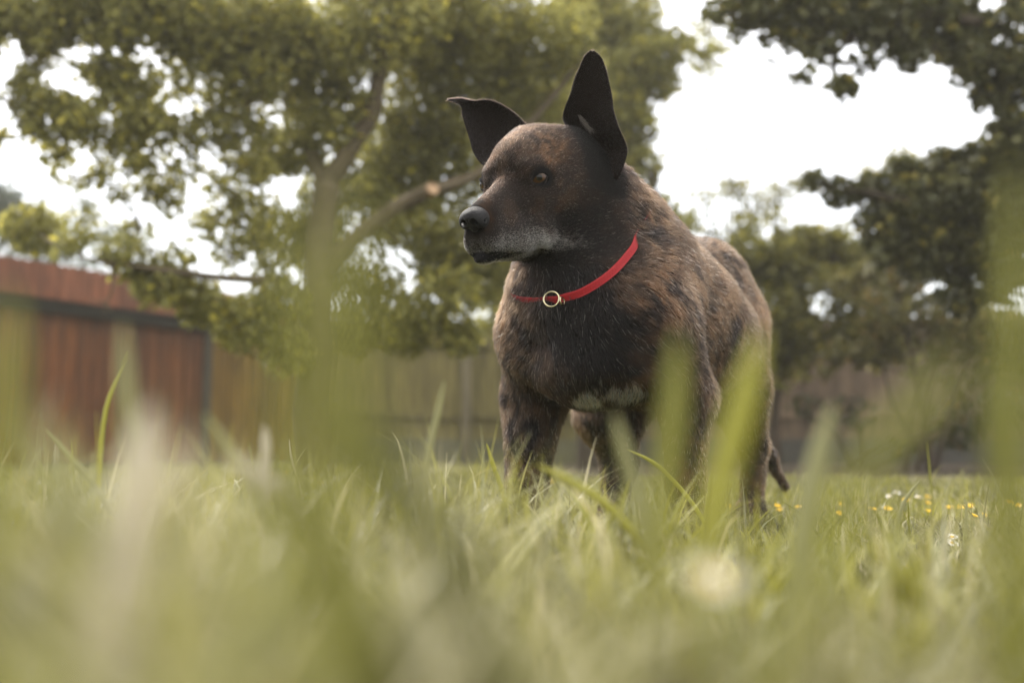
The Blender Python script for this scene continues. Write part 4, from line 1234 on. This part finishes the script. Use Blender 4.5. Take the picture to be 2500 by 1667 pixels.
# ---- single tall blades that stand out
def hero(tip, mid, base_px, d, w, col, label, curve=0.0):
    """a blade seen from tip to base pixel at distance d; its foot is carried on down to the ground"""
    T_, M_, B_ = at(*tip, d), at(*mid, d), at(*base_px, d)
    if B_[2] > 0:
        dirn = B_ - M_; s = B_[2] / max(-dirn[2], .02 * 1e0) if dirn[2] < 0 else 0
        G_ = B_ + dirn * s * .6; G_[2] = 0
    else:
        f = T_[2] / (T_[2] - B_[2]); G_ = T_ + (B_ - T_) * f; G_[2] = 0
        B_ = (M_ + G_) / 2
    c = spline([G_, B_, M_, T_], 16)
    t = np.linspace(0, 1, 16)
    T = np.gradient(c, axis=0); T /= np.linalg.norm(T, axis=1, keepdims=True)
    side = np.cross(T, (0.15, 1, 0)); side /= np.linalg.norm(side, axis=1, keepdims=True)
    nv = np.cross(side, T)
    prof = np.minimum(1, (1.02 - t) * 3.2) ** .7 * (.8 + .2 * np.sin(t * 3))
    ww = (w * .5 * prof)[:, None]
    V = np.stack([c - side * ww, c - side * ww * .5 - nv * ww * .22, c + nv * ww * .0 - nv * ww * .32, c + side * ww * .5 - nv * ww * .22, c + side * ww], 1).reshape(-1, 3)
    V2 = V + np.repeat(nv, 5, 0) * .00018
    a = (np.arange(15)[:, None] * 5 + np.arange(4)[None]).ravel()
    F1 = np.stack([a, a + 1, a + 6, a + 5], 1); M = len(V)
    F2 = F1[:, ::-1] + M
    e = []
    for i in range(15):
        for j in (0, 4):
            q = i * 5 + j
            e.append((q, q + 5, q + 5 + M, q + M) if j == 0 else (q, q + M, q + 5 + M, q + 5))
    Fa = np.concatenate([F1, F2, np.array(e)]).astype(np.int32)
    VV = np.concatenate([V, V2])
    o = mesh_obj("grass_blade", VV, Fa, m_grass, smooth=True, colors=np.tile(np.array(col) , (len(VV), 1)))
    tag(o, label, "grass blade", "tall single grass blades in front of the lens")
G1 = (.26, .255, .045); G2 = (.31, .30, .14); G3 = (.36, .345, .05); GD = (.12, .12, .03); GP = (.56, .50, .42)
hero((1655, 815), (1645, 1000), (1610, 1300), .33, .0080, G1, "upright blurred green blade across the dog's left foreleg")
hero((1860, 810), (1810, 1000), (1735, 1300), .33, .0100, G3, "broad yellow-green blurred blade leaning across the dog's flank")
hero((2035, 985), (1995, 1130), (1950, 1350), .46, .0095, G2, "pale grey-green blurred blade right of the dog's hind leg")
hero((2350, 850), (2250, 1000), (2060, 1250), .20, .0050, G1, "wide soft blade slanting in front of the red-brown fence")
hero((2485, 395), (2475, 800), (2480, 1300), .22, .0062, G1, "tallest blurred blade standing upright at the right edge")
hero((2390, 900), (2440, 1100), (2480, 1400), .26, .0080, GD, "dark blurred blade leaning at the lower right")
hero((18, 720), (10, 900), (-10, 1200), .22, .0080, G1, "upright blurred blade at the left edge over the shed")
hero((300, 790), (308, 950), (330, 1200), .42, .0075, G2, "upright grey-green blade in front of the shed wall")
hero((375, 985), (335, 1120), (290, 1400), .30, .0090, GP, "very pale whitish blurred blade at the lower left")
hero((315, 857), (258, 1000), (240, 1200), 1.05, .0052, G3, "slim curved yellow-green blade nearly in focus before the shed")
hero((112, 1045), (170, 1110), (260, 1230), .90, .0050, G2, "thin slanting blade near the left edge")
hero((500, 1010), (545, 1080), (620, 1200), .55, .0058, G2, "slanting blurred blade below the shed post")
hero((640, 1040), (645, 1090), (640, 1200), .62, .0066, GP, "short pale upright blade left of the tree trunk")
hero((706, 1072), (712, 1120), (735, 1200), 1.5, .0036, GP, "small sharp pale blade at the foot of the tree trunk")
hero((1085, 930), (1068, 1010), (1045, 1120), .85, .0052, G2, "slim blade rising before the khaki fence")
hero((1188, 1082), (1204, 1135), (1232, 1220), 1.25, .0056, G3, "bright yellow-green blade just left of the dog's right foreleg")
hero((1531, 1096), (1610, 1140), (1695, 1235), 1.30, .0056, G3, "arching sharp yellow-green blade across the dog's chest shadow")
hero((1312, 1135), (1400, 1180), (1510, 1260), .80, .0070, G3, "broad bent blade with a blunt tip under the dog's chest")
hero((1500, 1010), (1530, 1120), (1580, 1330), .48, .0072, G2, "grey-green blurred blade rising between the forelegs")
hero((2246, 1172), (2205, 1230), (2165, 1400), 1.25, .0052, G2, "sharp grey-green blade with hooked tip among the yellow flowers")
hero((2360, 1218), (2358, 1290), (2345, 1420), 1.30, .0050, G2, "upright grey-green blade beside the pair of daisies")
hero((2262, 1075), (2268, 1130), (2276, 1210), 2.2, .0040, G1, "tall thin seed stalk rising behind the yellow flowers")
hero((815, 460), (800, 640), (770, 900), .105, .0050, G1, "huge soft green blade blurred across the tree trunk")
hero((900, 600), (860, 760), (830, 1000), .115, .0052, (.24, .23, .05), "second huge soft blade merging with the first over the trunk")
hero((820, 930), (960, 1150), (1150, 1500), .20, .0085, GD, "dark green blurred blade slanting down to the lower middle")
hero((620, 1170), (760, 1330), (900, 1560), .20, .0095, GD, "dark blurred blade in the lower left middle")
hero((60, 1000), (150, 1200), (330, 1500), .22, .0080, G2, "soft slanting blade in the lower left corner")
hero((440, 1075), (380, 1200), (290, 1450), .20, .0100, GP, "broad whitish soft blade low on the left, wider than its pale neighbour")
hero((560, 1120), (640, 1170), (720, 1260), .42, .0075, GP, "pale folded blade left of the trunk")

# ---- small flowers
m_petal_y = material("yellow_petal", (.80, .50, .010), rough=.4, spec=.4, translucent=.2)
m_petal_w = material("white_petal", (.82, .80, .78), rough=.6, spec=.2, translucent=.25)
m_centre = material("flower_centre", (.62, .38, .02), rough=.8)
m_stem = material("flower_stem", (.10, .14, .03), rough=.6, translucent=.1)
def petal_ring(n, r, wid, cup, c, up, roll=0.0, inner=.12):
    up = np.array(up, float); up /= np.linalg.norm(up)
    x = np.cross(up, (0.3, 1, 0.1)); x /= np.linalg.norm(x); y = np.cross(up, x)
    V, F = [], []
    for k in range(n):
        a = roll + 2 * math.pi * k / n + random.uniform(-.08, .08)
        d = x * math.cos(a) + y * math.sin(a); s = -x * math.sin(a) + y * math.cos(a)
        b = len(V); rr = r * random.uniform(.88, 1.08)
        for t, w, z in ((inner, .35, 0), (.5, .9, cup * .45), (.82, 1.0, cup * .85), (1.0, .45, cup)):
            for e in (-1, 1):
                V.append(c + d * rr * t + s * wid * w * e * .5 + up * (z * r + .0002 * (k % 2)))
        for q in range(3):
            F.append((b + q * 2, b + q * 2 + 1, b + q * 2 + 3, b + q * 2 + 2))
    return np.array(V), np.array(F, np.int32)
def dome(c, up, r, hgt, k=10):
    up = np.array(up, float); up /= np.linalg.norm(up); x = np.cross(up, (0.3, 1, 0.1)); x /= np.linalg.norm(x); y = np.cross(up, x)
    V = []
    for q, (rr, zz) in enumerate(((1, 0), (.8, .6), (.4, .92), (.02, 1))):
        for j in range(k):
            a = 2 * math.pi * j / k; V.append(c + (x * math.cos(a) + y * math.sin(a)) * r * rr + up * hgt * zz)
    F = [(q * k + j, q * k + (j + 1) % k, (q + 1) * k + (j + 1) % k, (q + 1) * k + j) for q in range(3) for j in range(k)]
    return np.array(V), np.array(F, np.int32)
def flower(px, py, z, r, kind, label, group):
    d = (CAM_Z - z) * FPX / max(py - 1110, 20)
    c = at(px, py, d)
    root = empty("buttercup" if kind == 'y' else "daisy", (float(c[0]), float(c[1]), 0))
    tag(root, label, "buttercup" if kind == 'y' else "daisy", group)
    up = (random.uniform(-.35, .35), random.uniform(-.75, -.2), 1)
    V, F = tube(spline([(c[0] + random.uniform(-.008, .008), c[1] + .004, 0), (c[0] + random.uniform(-.004, .004), c[1] + .003, c[2] * .5), c - np.array([0, 0, .001])], 6), np.full(6, .0008), 6)
    q = F[:, 2] != F[:, 3]
    mesh_obj("stem", V, [F[q], F[~q][:, :3].copy()], m_stem, root, smooth=True)
    if kind == 'y':
        V, F = petal_ring(5, r, r * 1.05, .45, c, up, random.random() * 6); mesh_obj("petal", V, F, m_petal_y, root)["kind"] = "stuff"
        V, F = dome(c, up, r * .28, r * .25); mesh_obj("flower_centre", V, F, m_centre, root, smooth=True)
    else:
        V, F = petal_ring(20, r, r * .32, .12, c, up, 0, .3); mesh_obj("petal", V, F, m_petal_w, root)["kind"] = "stuff"
        V, F = dome(c, up, r * .36, r * .22); mesh_obj("flower_centre", V, F, m_centre, root, smooth=True)
YL = [(1776, 1236, "buttercup just right of the dog's hind leg"), (1897, 1236, "buttercup in the lawn, first bright one right of the dog"), (1903, 1246, "lower buttercup touching the first bright one right of the dog"),
      (1952, 1240, "faint buttercup between the dog and the middle flowers"), (2051, 1232, "upper of two buttercups one above the other, middle right lawn"), (2050, 1254, "lower of two buttercups one above the other, middle right lawn"),
      (2128, 1244, "small buttercup left of the daisies"), (2167, 1244, "round buttercup below the white daisies"), (2211, 1222, "buttercup beside the hooked grey-green blade"),
      (2265, 1214, "topmost of the stack of three buttercups"), (2263, 1228, "middle of the stack of three buttercups"), (2265, 1248, "lowest of the stack of three buttercups"),
      (2318, 1240, "buttercup right of the stack of three"), (2346, 1240, "pale small buttercup between two brighter ones on the right"), (2369, 1236, "buttercup near the upright blade on the right"),
      (2376, 1260, "buttercup lowest on the right side of the lawn"), (2404, 1258, "buttercup near the right edge blade"), (2484, 1236, "buttercup at the far right edge"), (2462, 1228, "small buttercup behind the right edge blade"),
      (668, 1162, "buttercup left of the tree trunk foot"), (703, 1158, "buttercup at the tree trunk foot"), (781, 1181, "buttercup in front of the tree trunk"), (69, 1162, "upper buttercup at the left edge of the lawn"), (57, 1174, "lower buttercup at the left edge of the lawn"),
      (1350, 1176, "small buttercup beyond the dog's right foreleg"), (1496, 1190, "small buttercup between the dog's forelegs")]
for px, py, lab in YL:
    far = py < 1200
    flower(px, py, .050 if far else random.uniform(.020, .036), random.uniform(.0062, .0088), 'y', "yellow " + lab, "yellow buttercups in the lawn")
for px, py, z, r, lab in ((2188, 1203, .035, .0105, "bright white daisy at the far lawn edge, largest of three"), (2170, 1211, .035, .008, "dimmer white daisy just left of the bright one"), (2241, 1213, .035, .0085, "blurred white daisy left of the stack of buttercups"),
                          (2325, 1310, .030, .0075, "upper of the two sharp white daisies at the right"), (2325, 1325, .024, .0078, "lower of the two sharp white daisies at the right"), (2214, 1380, .018, .0060, "small white daisy bud low on the right"),
                          (98, 1180, .045, .008, "small white daisy at the left edge of the lawn")):
    flower(px, py, z, r, 'w', lab, "white daisies in the lawn")
# near, strongly blurred daisies
m_petal_dull = material("dull_petal", (.50, .47, .38), rough=.7, spec=.1, translucent=.2)
def near_daisy(px, py, d, r, lab):
    c = at(px, py, d); root = empty("daisy", (float(c[0]), float(c[1]), 0)); tag(root, lab, "daisy", "white daisies in the lawn")
    V, F = tube(spline([(c[0] + .006, c[1] + .006, 0), (c[0] + .003, c[1] + .002, c[2] * .5), c], 6), np.full(6, .0010), 6); q = F[:, 2] != F[:, 3]
    mesh_obj("stem", V, [F[q], F[~q][:, :3].copy()], m_stem, root, smooth=True)
    V, F = petal_ring(22, r, r * .3, .15, c, (.1, -.5, 1), 0, .3); mesh_obj("petal", V, F, m_petal_dull, root)["kind"] = "stuff"
    V, F = dome(c, (.1, -.5, 1), r * .34, r * .2); mesh_obj("flower_centre", V, F, m_centre, root, smooth=True)
near_daisy(1740, 1415, .27, .0072, "large blurred white daisy in the foreground below the dog")
